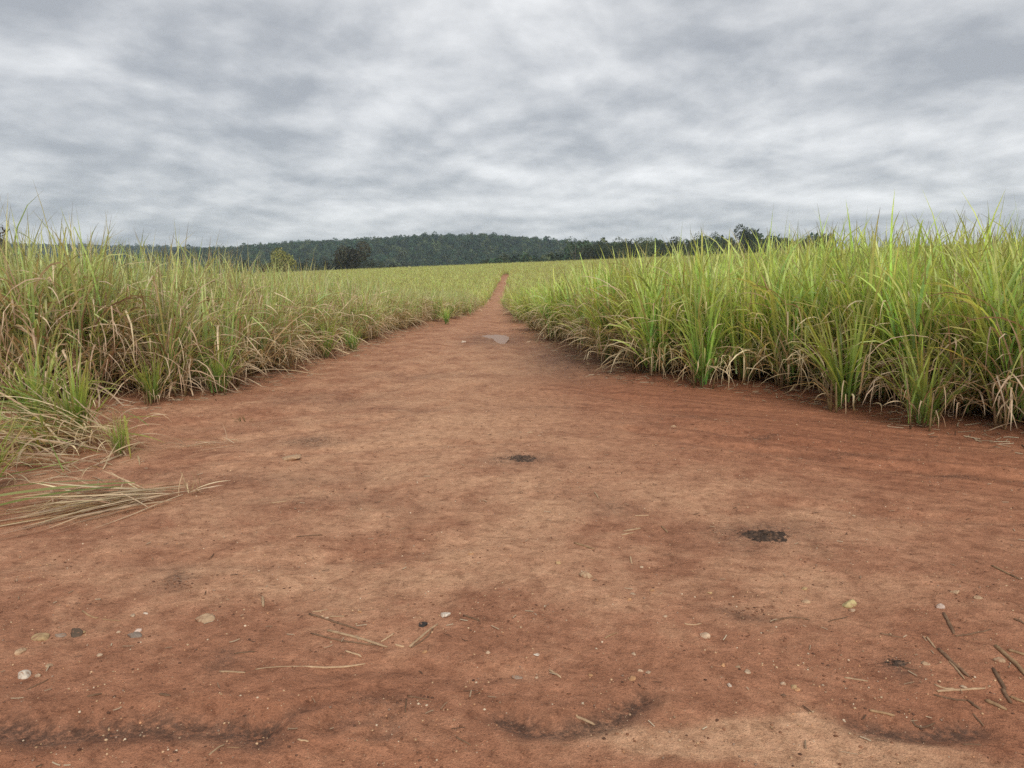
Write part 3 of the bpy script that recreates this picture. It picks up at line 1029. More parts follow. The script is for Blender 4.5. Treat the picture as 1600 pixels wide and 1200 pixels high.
def crown_mesh(seed, R, Ht, nq, leaf, lobes=9, col=(.050, .075, .028), flat=.0, gap=0.):
    """crown of many small leaf faces on several uneven lobes, base at z=0, about R wide and Ht high"""
    rs = np.random.RandomState(seed)
    cs, rr = [], []
    for i in range(lobes):
        a, q = rs.uniform(0, 6.28), math.sqrt(rs.rand()) * .68
        zc_ = rs.uniform(.25, .80) if not flat else rs.uniform(.62, .85)
        q *= 1.15 - .55 * abs(zc_ - .45)
        cs.append((q * math.cos(a) * R, q * math.sin(a) * R, zc_ * Ht))
        rr.append(rs.uniform(.26, .46) * R)
    cs.append((0, 0, .55 * Ht))
    rr.append(.5 * R)
    cs, rr = np.array(cs), np.array(rr)
    k = rs.choice(len(cs), nq, p=rr ** 2 / (rr ** 2).sum())
    d = rs.normal(size=(nq, 3))
    d /= np.linalg.norm(d, axis=1)[:, None]
    shell = rs.uniform(.60, 1.06, nq) ** .6
    vs = min(1.0, .30 * Ht / R + .45)
    P = cs[k] + d * (rr[k] * shell)[:, None] * np.array([1, 1, vs])
    lo, hi = np.percentile(P[:, 2], (1, 99.3))
    P[:, 2] = (P[:, 2] - lo) / (hi - lo) * Ht
    cs[:, 2] = (cs[:, 2] - lo) / (hi - lo) * Ht
    P[:, 2] = np.clip(P[:, 2], .02 * Ht, None)
    if gap:
        keep = rs.rand(nq) > gap
        P, k, d = P[keep], k[keep], d[keep]
        nq = len(P)
    nrm = d + rs.normal(0, .55, (nq, 3))
    nrm /= np.linalg.norm(nrm, axis=1)[:, None]
    a = np.cross(nrm, rs.normal(size=(nq, 3)))
    a /= np.linalg.norm(a, axis=1)[:, None]
    b = np.cross(nrm, a)
    s = (leaf * rs.uniform(.6, 1.35, nq))[:, None]
    V = np.stack([P - a * s, P + b * s * .62, P + a * s, P - b * s * .62], 1).reshape(-1, 3)
    F = np.arange(nq * 4).reshape(-1, 4)
    lob = 1 + rs.normal(0, .20, len(cs))
    c = np.array(col)[None, :] * (lob[k] * (1 + rs.normal(0, .16, nq)))[:, None] * (1 + rs.normal(0, .05, (nq, 3)))
    c = np.repeat(np.clip(c, .008, .4), 4, 0)
    return mesh_np('crown', V, F, M_TREE, c, smooth=False), cs


def trunk_mesh(seed, H, base_z, targets, r):
    rs = np.random.RandomState(seed)
    parts = []
    top = np.array([rs.normal(0, .03 * H), rs.normal(0, .03 * H), H])
    mid = top * .5 + rs.normal(0, .02 * H, 3) * np.array([1, 1, 0])
    P = np.stack([np.zeros(3), mid * .5, mid, (mid + top) / 2, top])
    P[0, 2] = -.3
    parts.append(quadify(*tube(P, [r * 1.25, r, r * .8, r * .55, r * .25], 7)))
    for t in targets:
        f = rs.uniform(.35, .75)
        s = np.array([np.interp(f, np.linspace(0, 1, 5), P[:, i]) for i in range(3)])
        e = np.array(t)
        m_ = (s + e) / 2 + np.array([0, 0, -.06 * H])
        parts.append(quadify(*tube(np.stack([s, m_, e]), [r * .45, r * .28, r * .08], 5)))
    V, F, _ = join(parts)
    return mesh_np('trunk', V, F, M_BARK)


def tree_thing(name, x, y, top, wid, seed, label, col=(.050, .072, .028), nq=1500, crown_frac=.72, flat=0., gap=0., leaf=.22, group=None, cat='tree'):
    z0 = hz(x, y)
    Ht = top - z0
    ch = Ht * crown_frac
    e = empty(name, (x, y, z0))
    tag(e, label, cat, group)
    cm, cs = crown_mesh(seed, wid / 2, ch, nq, leaf, col=col, flat=flat, gap=gap)
    c = link(bpy.data.objects.new('crown', cm), e)
    c.location = (0, 0, Ht - ch * 1.0)
    tm = trunk_mesh(seed + 1, Ht * .82, z0, cs[:-1] + np.array([0, 0, Ht - ch]), max(.12, Ht * .016))
    link(bpy.data.objects.new('trunk', tm), e)
    return e


def hill(name, label, xs, ys, f, col):
    X, Y = np.meshgrid(xs, ys)
    Z = f(X, Y)
    n, m_ = X.shape
    i = np.arange(n - 1)[:, None] * m_ + np.arange(m_ - 1)[None, :]
    F = np.stack([i, i + 1, i + m_ + 1, i + m_], -1).reshape(-1, 4)
    m, nn, l, out = new_mat(name + '_turf')
    g = N(nn, 'ShaderNodeNewGeometry').outputs['Position']
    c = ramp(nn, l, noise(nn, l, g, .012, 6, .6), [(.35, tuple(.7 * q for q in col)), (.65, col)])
    principled(nn, l, out, c, .95, .1)
    o = link(bpy.data.objects.new(name, mesh_np(name, np.stack([X.ravel(), Y.ravel(), Z.ravel()], 1), F, m)))
    tag(o, label, 'hill', kind='structure')


def f_main(X, Y):     # wooded hill in the middle of the picture
    ridge = np.interp(X, [-520, -330, -235, -160, -85, -20, 60, 140, 260, 420], [4, 29, 35, 39, 44, 43, 37, 31, 20, 0])
    return -3.6 + ridge * np.clip(sstep(560, 900, Y), 0, 1) * (1 - .8 * sstep(950, 1500, Y)) + 2.0 * fbm(X / 120, Y / 120, 3) * sstep(560, 640, Y)


def f_far(X, Y):      # long blue ridge to the left
    ridge = np.interp(X, [-2400, -1500, -1150, -900, -760, -600, -430, -330, -200, 0, 300, 900], [40, 56, 62, 58, 55, 52, 50, 50, 52, 50, 40, 25])
    return -3.8 + ridge * (.42 * sstep(620, 1000, Y) + .58 * sstep(1050, 1600, Y)) * (1 - .5 * sstep(1700, 2600, Y)) + 3 * fbm(X / 200, Y / 200, 3) * sstep(620, 760, Y)


hill('hill', 'wooded hill rising behind the end of the track', np.linspace(-560, 460, 90), np.linspace(545, 1500, 80), f_main, (.060, .085, .030))
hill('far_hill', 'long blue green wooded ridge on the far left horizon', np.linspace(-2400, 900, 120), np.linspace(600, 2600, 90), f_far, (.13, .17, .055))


def build_woods():
    rs = np.random.RandomState(77)
    cols = [(.044, .078, .034), (.060, .092, .036), (.036, .064, .032), (.078, .104, .040), (.052, .078, .040), (.088, .104, .044)]
    metas = [crown_mesh(2000 + i, 5.0, 9.0 + (i % 3), 560, .60, 8, cols[i])[0] for i in range(6)]
    coll = proto_collection('wood_crowns', metas)

    def wood(f, n, xr, yr, test, lab, s0=.75, s1=1.35, zoff=-1.0, grow=None):
        x, y = rs.uniform(*xr, n), rs.uniform(*yr, n)
        ok = test(x, y)
        x, y = x[ok], y[ok]
        z = f(x, y) + zoff
        s = rs.uniform(s0, s1, len(x))
        big = (rs.rand(len(x)) < .03) & (grow is None)
        s = np.where(big, s * 1.35, s)
        if grow is not None:
            s = s * grow(x, y)
        o = scatter('forest', np.stack([x, y, z], 1), rs.uniform(0, 6.28, len(x)), np.stack([s, s, s * rs.uniform(.75, 1.02, len(x))], 1), rs.randint(0, 6, len(x)), coll)
        tag(o, lab, 'forest', kind='stuff')
    wood(f_main, 14000, (-470, 330), (575, 960), lambda x, y: f_main(x, y) > -2.5, 'dark green forest covering the hill behind the track', .40, 1.05)

    def tfar(x, y):
        p = fbm(x / 170 + 3, y / 170, 2)
        clear = (np.abs(x + 420) < 60) & (y > 1350) | ((y < 1000) & (p < .22))
        return ~clear
    wood(f_far, 12000, (-1500, 150), (930, 1680), tfar, 'blue green forest on the far left ridge', .7, 1.2)
    wood(height, 900, (-20, 175), (288, 350), lambda x, y: (x / y > -.03) & (x / y < .40), 'shady wood behind the single trees on the right skyline', 1.1, 1.5, -.5, lambda x, y: .72 + .30 * sstep(.04, .10, x / y))
    wood(height, 260, (-20, 60), (330, 520), lambda x, y: (x / y > -.03), 'dark wood at the hill foot beyond the track', .75, 1.1, -.5, lambda x, y: 1 + 0 * x)


build_woods()


def build_trees():
    F_ = 1202.
    GR = 'skyline trees beyond the right cane'
    #  bearing (x/y), distance, top above eye (as slope), width m, colour, label, extra
    dk, md, ol, br = (.044, .060, .028), (.060, .080, .034), (.080, .094, .038), (.085, .076, .040)
    rows = [
        (.0815, 262, .0505, 7.5, md, 'gaunt open tree with bare limbs, first of the right skyline trees', dict(flat=1, gap=.3, nq=700, crown_frac=.55, leaf=.20)),
        (.097, 275, .0410, 6.5, ol, 'low olive tree just right of the gaunt open tree', {}),
        (.112, 268, .0440, 6.0, dk, 'dark tree between the low olive tree and a domed one', {}),
        (.1245, 280, .0425, 5.5, md, 'small tree left of the broad domed skyline tree', {}),
        (.1375, 262, .0490, 7.5, md, 'broad domed tree on the skyline right of the gaunt tree', {}),
        (.151, 270, .0470, 6.0, dk, 'dark tree leaning against the broad domed tree', {}),
        (.1685, 265, .0492, 7.0, ol, 'olive rounded tree in the middle of the right skyline row', {}),
        (.181, 278, .0455, 6.0, md, 'lower tree right of the olive rounded tree', {}),
        (.195, 270, .0430, 6.0, dk, 'short dark tree in the dip of the right skyline', {}),
        (.2065, 260, .0500, 6.2, md, 'upright tree right of the skyline dip', {}),
        (.221, 268, .0492, 6.5, dk, 'dark spreading tree next to the upright skyline tree', {}),
        (.2335, 275, .0468, 6.2, ol, 'olive tree partly behind the cane tips on the skyline', {}),
        (.248, 262, .0545, 6.8, md, 'taller tree with a knobbly top left of the tallest skyline pair', dict(gap=.2)),
        (.261, 266, .0560, 6.0, dk, 'pointed dark tree with a knobbly top on the right skyline', dict(gap=.2)),
        (.274, 272, .0500, 6.2, md, 'tree just left of the solitary round topped tree', {}),
        (.2855, 280, .0480, 5.6, br, 'brownish tree tucked behind the solitary round topped tree', {}),
        (.2985, 255, .0655, 6.0, dk, 'solitary dark round topped tree rising highest over the right cane', dict(crown_frac=.6)),
        (.3215, 270, .0485, 6.8, md, 'tree right of the tallest tree, half hidden by cane tips', {}),
        (.346, 268, .0490, 6.8, dk, 'dark tree second to the right of the tallest tree', {}),
        (.371, 265, .0505, 6.5, ol, 'olive tree third to the right of the tallest tree', {}),
        (.396, 268, .0515, 6.5, md, 'last tree on the right visible through the cane tips', {}),
    ]
    for i, (b, y, sl, w, c, lab, kw) in enumerate(rows):
        sl -= .0022
        kw = dict(dict(nq=3000, crown_frac=.74), **kw)
        tree_thing('skyline_tree', b * y, y, 1.5 + sl * y, w * 1.4, 3000 + 7 * i, lab, c, group=GR, **kw)
    # left of the track
    left = [
        ('round_tree', -.296, 235, .0325, 11.0, (.20, .185, .055), 'rounded olive yellow tree beyond the left cane', dict(nq=4200, crown_frac=.9, leaf=.32)),
        ('broad_tree', -.2055, 240, .0410, 11.0, (.062, .056, .028), 'dark brownish broad tree standing alone before the far hill', dict(nq=4200, crown_frac=.9, leaf=.32)),
        ('edge_tree', -.659, 150, .0630, 7.0, (.095, .070, .040), 'brownish tree top showing above the cane at the left photo border', dict(nq=1800)),
    ]
    for i, (nm, b, y, sl, w, c, lab, kw) in enumerate(left):
        tree_thing(nm, b * y, y, 1.5 + sl * y, w, 3400 + 7 * i, lab, c, **kw)
    sh = [(-.345, .0185), (-.322, .0190), (-.268, .0205), (-.252, .0190), (-.237, .0215), (-.222, .0200), (-.186, .0205), (-.170, .0175), (-.155, .0150), (-.140, .0130)]
    for i, (b, sl) in enumerate(sh):
        y = 232 + (i * 37) % 17
        tree_thing('hedge_tree', b * y, y, 1.5 + sl * y, 5.2, 3600 + 5 * i,
                   'dark hedge tree, %s from the left in the low hedge beyond the left cane' % ORD[i], ((.030, .034, .017), (.042, .048, .022))[i % 2],
                   nq=900, crown_frac=.92, group='hedge trees beyond the left cane')


build_trees()

# ------------------------------------------------------------------ stones, straws, ash on the bare soil
STONES = [
(-1.96,3.029,0.0845,0.45,'ochre',"yellow ochre angular stone lying left of a dark clod and a grey stone"),
(-1.899,3.058,0.0487,0.4,'grey',"flat grey stone between the ochre stone and the dark clod"),
(-1.843,3.068,0.0646,0.7,'dark',"dark crumbly clod beside the yellow ochre stone"),
(-1.824,3.078,0.0290,0.6,'ochre',"small ochre stone stuck to the dark crumbly clod"),
(-1.976,2.911,0.0541,0.4,'tan',"flat pale tan stone above the white quartz stone at the left"),
(-1.841,2.72,0.0541,0.8,'white',"bright white quartz stone, largest white stone at the left edge"),
(-1.789,2.726,0.0269,0.7,'cream',"round cream pebble just right of the bright white quartz stone"),
(-1.651,2.895,0.0274,0.6,'cream',"cream pebble lying alone below the blue grey stone"),
(-1.594,3.061,0.0657,0.5,'slate',"blue grey slaty stone with a pale chip beside it"),
(-1.601,3.11,0.0380,0.4,'pink',"pale pinkish chip resting against the blue grey stone"),
(-1.675,3.094,0.0191,0.7,'cream',"small cream pebble left of the blue grey stone"),
(-1.688,3.25,0.0329,0.5,'cream',"oval cream pebble up the slope from the blue grey stone"),
(-1.643,3.274,0.0263,0.5,'white',"small white chip right of the oval cream pebble"),
(-1.798,2.807,0.0274,0.5,'tan',"tan pebble between the white quartz stone and the flat tan stone"),
(-1.361,3.215,0.0885,0.35,'tan',"long flat tan stone half sunk in the sandy soil at left centre"),
(-1.806,6.144,0.1860,0.32,'tan',"large flat tan slab beside the dark hollow near the left cane"),
(1.547,3.366,0.0864,0.5,'olive',"olive yellow rounded stone, biggest stone on the right side"),
(1.361,3.387,0.0394,0.6,'tan',"tan pebble left of the olive yellow stone"),
(1.538,3.298,0.0295,0.7,'cream',"cream pebble just below the olive yellow stone"),
(1.409,3.538,0.0341,0.5,'ochre',"ochre pebble up the slope from the olive yellow stone"),
(0.371,3.675,0.0730,0.6,'tan',"lumpy tan stone with a brown chip at its lower side"),
(0.41,3.614,0.0360,0.4,'brown',"brown chip beside the lumpy tan stone"),
(0.242,3.866,0.0311,0.8,'ochre',"ochre pebble up the track left of the lumpy tan stone"),
(0.674,3.817,0.0242,0.7,'cream',"lone cream pebble on the track right of the lumpy tan stone"),
(-0.298,3.232,0.0506,0.5,'white',"white quartz chip at the tip of a straw near the black lump"),
(-0.386,3.131,0.0494,0.6,'black',"black charred lump beside the white quartz chip"),
(-0.813,3.202,0.0211,0.9,'cream',"cream pebble lying between the thin straws at centre left"),
(-0.683,3.274,0.0213,0.7,'orange',"small orange pebble right of the thin straws at centre left"),
(-0.351,2.902,0.0219,0.7,'orange',"orange pebble below the straw that leads to the black lump"),
(-0.097,2.895,0.0217,0.8,'cream',"cream pebble alone right of the orange pebble"),
(0.804,3.029,0.0434,0.7,'cream',"cream rounded stone standing alone at centre right"),
(0.675,3.202,0.0210,0.6,'cream',"small cream pebble up and left of the cream rounded stone"),
(0.445,2.68,0.0310,0.6,'orange',"orange oval stone below a cluster of cream pebbles"),
(0.49,2.75,0.0211,0.6,'cream',"left pebble of the cream pair above the orange oval stone"),
(0.517,2.735,0.0237,0.7,'cream',"right pebble of the cream pair above the orange oval stone"),
(0.484,2.88,0.0219,0.5,'cream',"cream pebble up the slope above the cream pair"),
(0.298,2.729,0.0182,0.8,'orange',"orange pebble left of the orange oval stone"),
(0.092,2.723,0.0155,0.8,'cream',"cream pebble just right of the grey flat stone"),
(0.097,2.88,0.0243,0.5,'white',"white pebble up the slope from the grey flat stone"),
(0.019,2.723,0.0388,0.6,'grey',"grey flat stone half buried at bottom centre"),
(0.816,2.789,0.0218,0.6,'orange',"orange pebble, first of a row of three at lower right centre"),
(0.87,2.779,0.0245,0.5,'tan',"tan pebble in the middle of the row of three"),
(0.895,2.741,0.0297,0.5,'cream',"cream pebble at the right end of the row of three"),
(0.8,2.645,0.0209,0.9,'white',"upright white pebble below the row of three"),
(1.937,3.312,0.0411,0.9,'pink',"pinkish white pebble above a dark leaning straw at right"),
(2.097,3.467,0.0467,0.4,'tan',"flat tan chip up the slope from the pinkish white pebble"),
(2.164,3.402,0.0465,0.35,'tan',"flat tan chip right of the pinkish white pebble"),
(1.906,2.825,0.0496,0.5,'tan',"tan stone beside the thick dark straws at the right edge"),
(1.607,2.813,0.0356,0.6,'tan',"tan pebble right of the speckled black ash spot"),
(0.999,2.662,0.0241,0.7,'cream',"cream pebble at the left of a little pebble cluster"),
(1.035,2.642,0.0294,0.6,'ochre',"largest ochre pebble in the little pebble cluster"),
(1.041,2.622,0.0213,0.7,'orange',"orange pebble at the right end of the little pebble cluster"),
(0.974,2.583,0.0209,0.6,'brown',"brown pebble below the little pebble cluster"),
(1.659,2.645,0.0231,0.6,'cream',"cream pebble lying against the crossed pale straws"),
(1.603,7.512,0.0846,0.4,'tan',"flat tan stone on the track below the right cane"),
(0.167,7.291,0.0557,0.4,'tan',"flat tan chip on the middle of the far track"),
(-1.101,17.602,0.1325,0.6,'white',"white lump on the track left of the puddle"),
(0.376,17.354,0.1015,0.4,'cream',"pale chip right of the puddle near the right cane"),
(0.934,3.467,0.0259,0.6,'ochre',"ochre pebble on the track between two dark soil stains"),
(0.668,3.489,0.0289,0.4,'orange',"orange chip on the mid track left of a dark soil stain"),
(0.569,3.445,0.0253,0.6,'cream',"cream pebble on the mid track left of the orange chip"),
(0.542,3.38,0.0280,0.5,'orange',"orange flake just below the cream pebble on the mid track"),
(2.156,4.69,0.0268,0.6,'cream',"single pale pebble on the red soil right of the big ash heap"),
(-0.227,4.024,0.0358,0.4,'orange',"orange brown flake on the mid track by pale crust"),
]
STRAWS = [
((-0.905, 3.253),(-0.782, 3.178),(-0.638, 3.084),0.0086,'d',"long dark bowed straw above the crossed straws at lower left centre"),
((-0.847, 3.061),(-0.685, 2.987),(-0.522, 2.955),0.0070,'d',"dark straw under the pale jointed straw at lower left centre"),
((-0.781, 3.081),(-0.638, 3.016),(-0.506, 2.939),0.0105,'p',"pale jointed cane straw at lower left centre, thickest of its pile"),
((-0.54, 2.983),(-0.521, 3.016),(-0.502, 3.061),0.0068,'p',"short pale straw crossing the end of the pale jointed straw"),
((-0.416, 2.942),(-0.375, 3.038),(-0.323, 3.144),0.0089,'p',"pale straw leaning up toward the white quartz chip"),
((-0.408, 2.939),(-0.362, 3.016),(-0.339, 3.104),0.0055,'d',"thin brown straw lying along the straw that points at the quartz chip"),
((-0.476, 2.961),(-0.456, 2.95),(-0.436, 2.939),0.0078,'p',"stubby pale straw left of the straw that points at the quartz chip"),
((-0.899, 3.284),(-0.866, 3.298),(-0.833, 3.312),0.0074,'p',"short pale straw at the top of the lower left straw pile"),
((-0.806, 3.222),(-0.775, 3.222),(-0.744, 3.222),0.0073,'p',"short tan straw right of a cream pebble in the lower left straw pile"),
((-0.662, 2.902),(-0.625, 2.876),(-0.588, 2.849),0.0067,'p',"short pale straw lying below the pale jointed straw"),
((-0.803, 2.785),(-0.694, 2.794),(-0.572, 2.819),0.0076,'p',"pale straw with a split end below the lower left straw pile"),
((-0.983, 2.771),(-0.892, 2.794),(-0.761, 2.789),0.0044,'p',"thin tan straw running on leftward from the split pale straw"),
((-0.216, 3.232),(-0.18, 3.198),(-0.145, 3.164),0.0071,'d',"brown straw right of the white quartz chip"),
((-0.375, 2.583),(-0.336, 2.573),(-0.297, 2.563),0.0050,'d',"brown straw lying flat above the ripple ridges at bottom centre"),
((-0.369, 2.473),(-0.372, 2.519),(-0.375, 2.566),0.0039,'d',"thin dark twig pointing down from the flat brown straw"),
((-0.697, 2.315),(-0.679, 2.313),(-0.661, 2.312),0.0057,'p',"short pale bit at the foot of the bottom ripple ridges"),
((-0.182, 2.33),(-0.157, 2.307),(-0.132, 2.284),0.0046,'d',"slim brown straw at bottom centre left of the black sand"),
((1.139, 3.178),(1.228, 3.215),(1.308, 3.201),0.0074,'d',"bowed dark straw below the olive yellow stone"),
((1.386, 3.188),(1.441, 3.213),(1.495, 3.239),0.0050,'d',"thin straw right of the bowed dark straw"),
((1.923, 3.246),(1.897, 3.164),(1.86, 3.055),0.0122,'d',"thick dark straw leaning below the pinkish white pebble"),
((1.849, 3.032),(1.936, 3.051),(2.024, 3.081),0.0064,'d',"thin brown straw at the foot of the thick leaning straw"),
((1.557, 3.074),(1.59, 3.051),(1.623, 3.028),0.0063,'d',"slim dark straw up the slope from the speckled ash spot"),
((1.73, 3.028),(1.72, 2.984),(1.711, 2.939),0.0076,'p',"short tan straw above the thick dark straws at right"),
((1.718, 2.923),(1.709, 2.804),(1.71, 2.703),0.0123,'d',"thick dark rotten straw left of the right edge straw pile"),
((1.72, 2.895),(1.709, 2.774),(1.696, 2.691),0.0074,'p',"paler strip split off the thick dark rotten straw"),
((1.96, 2.939),(1.948, 2.828),(1.924, 2.7),0.0153,'b',"thickest brown straw slanting out of the right edge"),
((1.988, 2.902),(2.013, 2.883),(2.038, 2.864),0.0115,'b',"tan straw crossing the top of the thickest brown straw"),
((2.185, 3.171),(2.199, 3.149),(2.212, 3.127),0.0096,'d',"dark straw stub at the right edge above the straw pile"),
((1.563, 2.662),(1.586, 2.639),(1.621, 2.639),0.0069,'p',"short pale straw over the crossed pale straws"),
((1.548, 2.614),(1.634, 2.622),(1.731, 2.631),0.0090,'p',"straight pale straw in the crossed pair at lower right"),
((1.527, 2.597),(1.579, 2.566),(1.625, 2.558),0.0067,'d',"brown straw under the straight pale straw at lower right"),
((1.62, 2.558),(1.626, 2.524),(1.631, 2.49),0.0090,'d',"dark stub at the end of the brown straw at lower right"),
((1.84, 2.762),(1.81, 2.68),(1.791, 2.619),0.0121,'d',"dark crooked stalk piece at lower right edge pile"),
((1.791, 2.622),(1.777, 2.576),(1.764, 2.53),0.0117,'d',"dark stalk end below the crooked stalk piece"),
((1.687, 2.555),(1.703, 2.525),(1.719, 2.495),0.0125,'b',"broad brown stalk lying low in the right edge pile"),
((1.786, 2.575),(1.801, 2.553),(1.816, 2.53),0.0104,'b',"broad brown stalk running off the right edge below the pile"),
((1.24, 2.49),(1.274, 2.477),(1.309, 2.463),0.0095,'b',"brown straw beside a grey chip at bottom right"),
((1.37, 2.449),(1.379, 2.412),(1.446, 2.436),0.0064,'d',"bent V shaped brown straw at bottom right"),
((1.593, 2.473),(1.595, 2.442),(1.598, 2.412),0.0055,'d',"thin slanting straw at bottom right under the crossed straws"),
((1.254, 2.714),(1.292, 2.702),(1.33, 2.691),0.0067,'p',"faded pale straw left of the crossed pale straws"),
((1.456, 2.302),(1.485, 2.302),(1.514, 2.302),0.0052,'d',"straw bit at the very bottom right on black sand"),
((2.505, 3.842),(2.515, 3.754),(2.521, 3.652),0.0096,'b',"brown straw on red soil near the right edge"),
((2.514, 3.71),(2.516, 3.677),(2.519, 3.644),0.0110,'d',"dark bit beside the brown straw near the right edge"),
((0.666, 4.432),(0.722, 4.457),(0.777, 4.483),0.0110,'p',"upper straw of the pale pair on the mid track"),
((0.643, 4.354),(0.684, 4.377),(0.726, 4.4),0.0093,'p',"lower straw of the pale pair on the mid track"),
((0.353, 4.21),(0.403, 4.157),(0.455, 4.105),0.0104,'b',"dark brown straw left below the pale pair on the mid track"),
((0.579, 5.232),(0.585, 5.162),(0.59, 5.092),0.0091,'p',"tiny pale straw at the upper left of the mid track stain"),
((0.78, 4.719),(0.826, 4.726),(0.872, 4.734),0.0083,'p',"pale straw above the pale pair on the mid track"),
((0.914, 4.531),(0.917, 4.47),(0.921, 4.409),0.0097,'b',"stubby brown straw right of the pale pair"),
((0.64, 3.99),(0.635, 3.934),(0.63, 3.878),0.0072,'p',"upright pale straw bit above the lumpy tan stone"),
((0.143, 2.774),(0.164, 2.737),(0.185, 2.7),0.0074,'p',"pale straw slanting right of the grey flat stone"),
((0.222, 2.457),(0.249, 2.442),(0.276, 2.428),0.0086,'p',"pale stubby straw on the black sand ripple at bottom centre"),
((0.743, 3.141),(0.772, 3.134),(0.82, 3.151),0.0059,'p',"curved pale straw above the cream rounded stone"),
((0.385, 3.009),(0.412, 3.032),(0.439, 3.055),0.0056,'b',"brown straw by a tan pebble at centre right"),
((-1.937, 3.291),(-1.855, 3.226),(-1.825, 3.222),0.0068,'b',"bowed brown straw up the slope from the ochre stone"),
((-1.807, 3.215),(-1.761, 3.205),(-1.715, 3.195),0.0053,'b',"thin brown straw continuing right of the bowed brown straw"),
((-1.77, 2.622),(-1.756, 2.662),(-1.743, 2.703),0.0047,'d',"thin dark straw below the white quartz stone"),
((-1.516, 2.563),(-1.498, 2.576),(-1.481, 2.589),0.0067,'d',"dark straw alone above the left rut"),
((-1.117, 2.756),(-1.066, 2.753),(-1.015, 2.75),0.0067,'p',"pale straw with dark end above the left rut"),
((-0.952, 2.235),(-0.941, 2.272),(-0.929, 2.309),0.0057,'p',"pale straw standing askew below the left rut"),
((-0.92, 2.297),(-0.898, 2.297),(-0.876, 2.297),0.0029,'b',"hair thin straw right of the askew pale straw"),
((-1.111, 2.895),(-1.07, 2.903),(-1.029, 2.911),0.0057,'d',"dark straw left of the lower left straw pile"),
((-1.182, 3.467),(-1.161, 3.411),(-1.14, 3.355),0.0105,'p',"pale upright straw stub on the sandy soil at left centre"),
((-1.614, 4.998),(-1.569, 5.021),(-1.524, 5.045),0.0091,'p',"pale straw on the track below the flat tan slab"),
((-1.259, 4.322),(-1.2, 4.34),(-1.119, 4.363),0.0079,'d',"dark litter straw on the left side of the mid track"),
((-1.266, 2.583),(-1.244, 2.579),(-1.221, 2.575),0.0086,'d',"dark curled chip above the right end of the left rut"),
((1.511, 2.794),(1.532, 2.784),(1.554, 2.774),0.0047,'d',"thin straw just right of the speckled ash spot"),
]


def build_stones():
    cols = dict(ochre=(.48, .32, .16), grey=(.29, .21, .155), dark=(.11, .075, .05), tan=(.47, .31, .185), white=(.66, .56, .45), cream=(.54, .38, .25), slate=(.22, .175, .14),
                pink=(.60, .45, .36), olive=(.46, .36, .17), brown=(.22, .125, .075), black=(.035, .03, .027), orange=(.54, .29, .14))
    mats = {k: make_plain('stone_' + k, [(.36, (.30, .15, .085)), (.46, tuple(q * .78 for q in c)), (.62, c), (.8, tuple(min(.85, q * 1.1) for q in c))], 55, .85, .25, .0015, 180) for k, c in cols.items()}
    import bmesh
    for i, (x, y, w, hr, ck, lab) in enumerate(STONES):
        bm = bmesh.new()
        bmesh.ops.create_icosphere(bm, subdivisions=3, radius=.5)
        rs = np.random.RandomState(40 + i)
        cuts = rs.normal(size=(9, 3))
        cuts /= np.linalg.norm(cuts, axis=1)[:, None]
        cd = rs.uniform(.22, .42, 9)
        ax = rs.uniform(.6, .95)
        for vt in bm.verts:
            p = np.array(vt.co)
            for c, d in zip(cuts, cd):      # chip flat faces off
                q = p @ c - d
                if q > 0:
                    p = p - c * q * .92
            nv = .03 * perlin(np.array([p[0] * 6 + i]), np.array([p[1] * 6 + p[2] * 5]))[0]
            p = p * (1 + 1.8 * nv)
            vt.co = (p[0] * w * 1.15, p[1] * w * ax * 1.15, p[2] * w * (hr * .9 + .08))
        for f in bm.faces:
            f.smooth = True
        nm = 'clod' if ck in ('dark', 'black') else ('stone' if w > .03 else 'pebble')
        me = bpy.data.meshes.new(nm)
        bm.to_mesh(me)
        bm.free()
        me.materials.append(mats[ck])
        o = link(bpy.data.objects.new(nm, me))
        o.location = (x, y, hz(x, y) + w * hr * .06)
        o.rotation_euler = (rs.normal(0, .12), rs.normal(0, .12), rs.normal(0, .5))
        tag(o, lab, 'stone' if nm != 'clod' else 'clod', 'stones and pebbles on the soil')


def build_straws():
    mats = dict(p=make_plain('straw_pale', [(.3, (.32, .19, .105)), (.7, (.52, .36, .21))], 30, .7, .3),
                d=make_plain('straw_dark', [(.3, (.10, .055, .032)), (.7, (.24, .14, .08))], 30, .8, .2),
                b=make_plain('straw_brown', [(.3, (.20, .11, .055)), (.7, (.38, .24, .125))], 30, .75, .25))
    for i, (a, m_, b, r, k, lab) in enumerate(STRAWS):
        rs = np.random.RandomState(70 + i)
        a, m_, b = (np.array(q) for q in (a, m_, b))
        r *= .62
        t = np.linspace(0, 1, 9)[:, None]
        p = (1 - t) ** 2 * a + 2 * t * (1 - t) * (2 * m_ - (a + b) / 2) + t ** 2 * b
        p = p + np.cumsum(rs.normal(0, .0012, p.shape), 0)
        z = height(p[:, 0], p[:, 1])
        z = np.maximum(z, np.interp(t[:, 0], [0, 1], [z[0], z[-1]]) - .006) + r * .35
        rr = r * (1 + .25 * rs.rand(9)) * np.interp(t[:, 0], [0, .06, .9, 1], [.8, 1, .9, .5])
        V, F = quadify(*tube(np.column_stack([p, z]), rr, 6))
        c = p[4]
        z0 = z[4]
        V = (V - np.array([c[0], c[1], z0])) * np.array([1, 1, .7])
        o = link(bpy.data.objects.new('straw', mesh_np('straw', V, F, mats[k])))
        o.location = (c[0], c[1], z0)
        tag(o, lab, 'straw', 'cane straws on the soil')


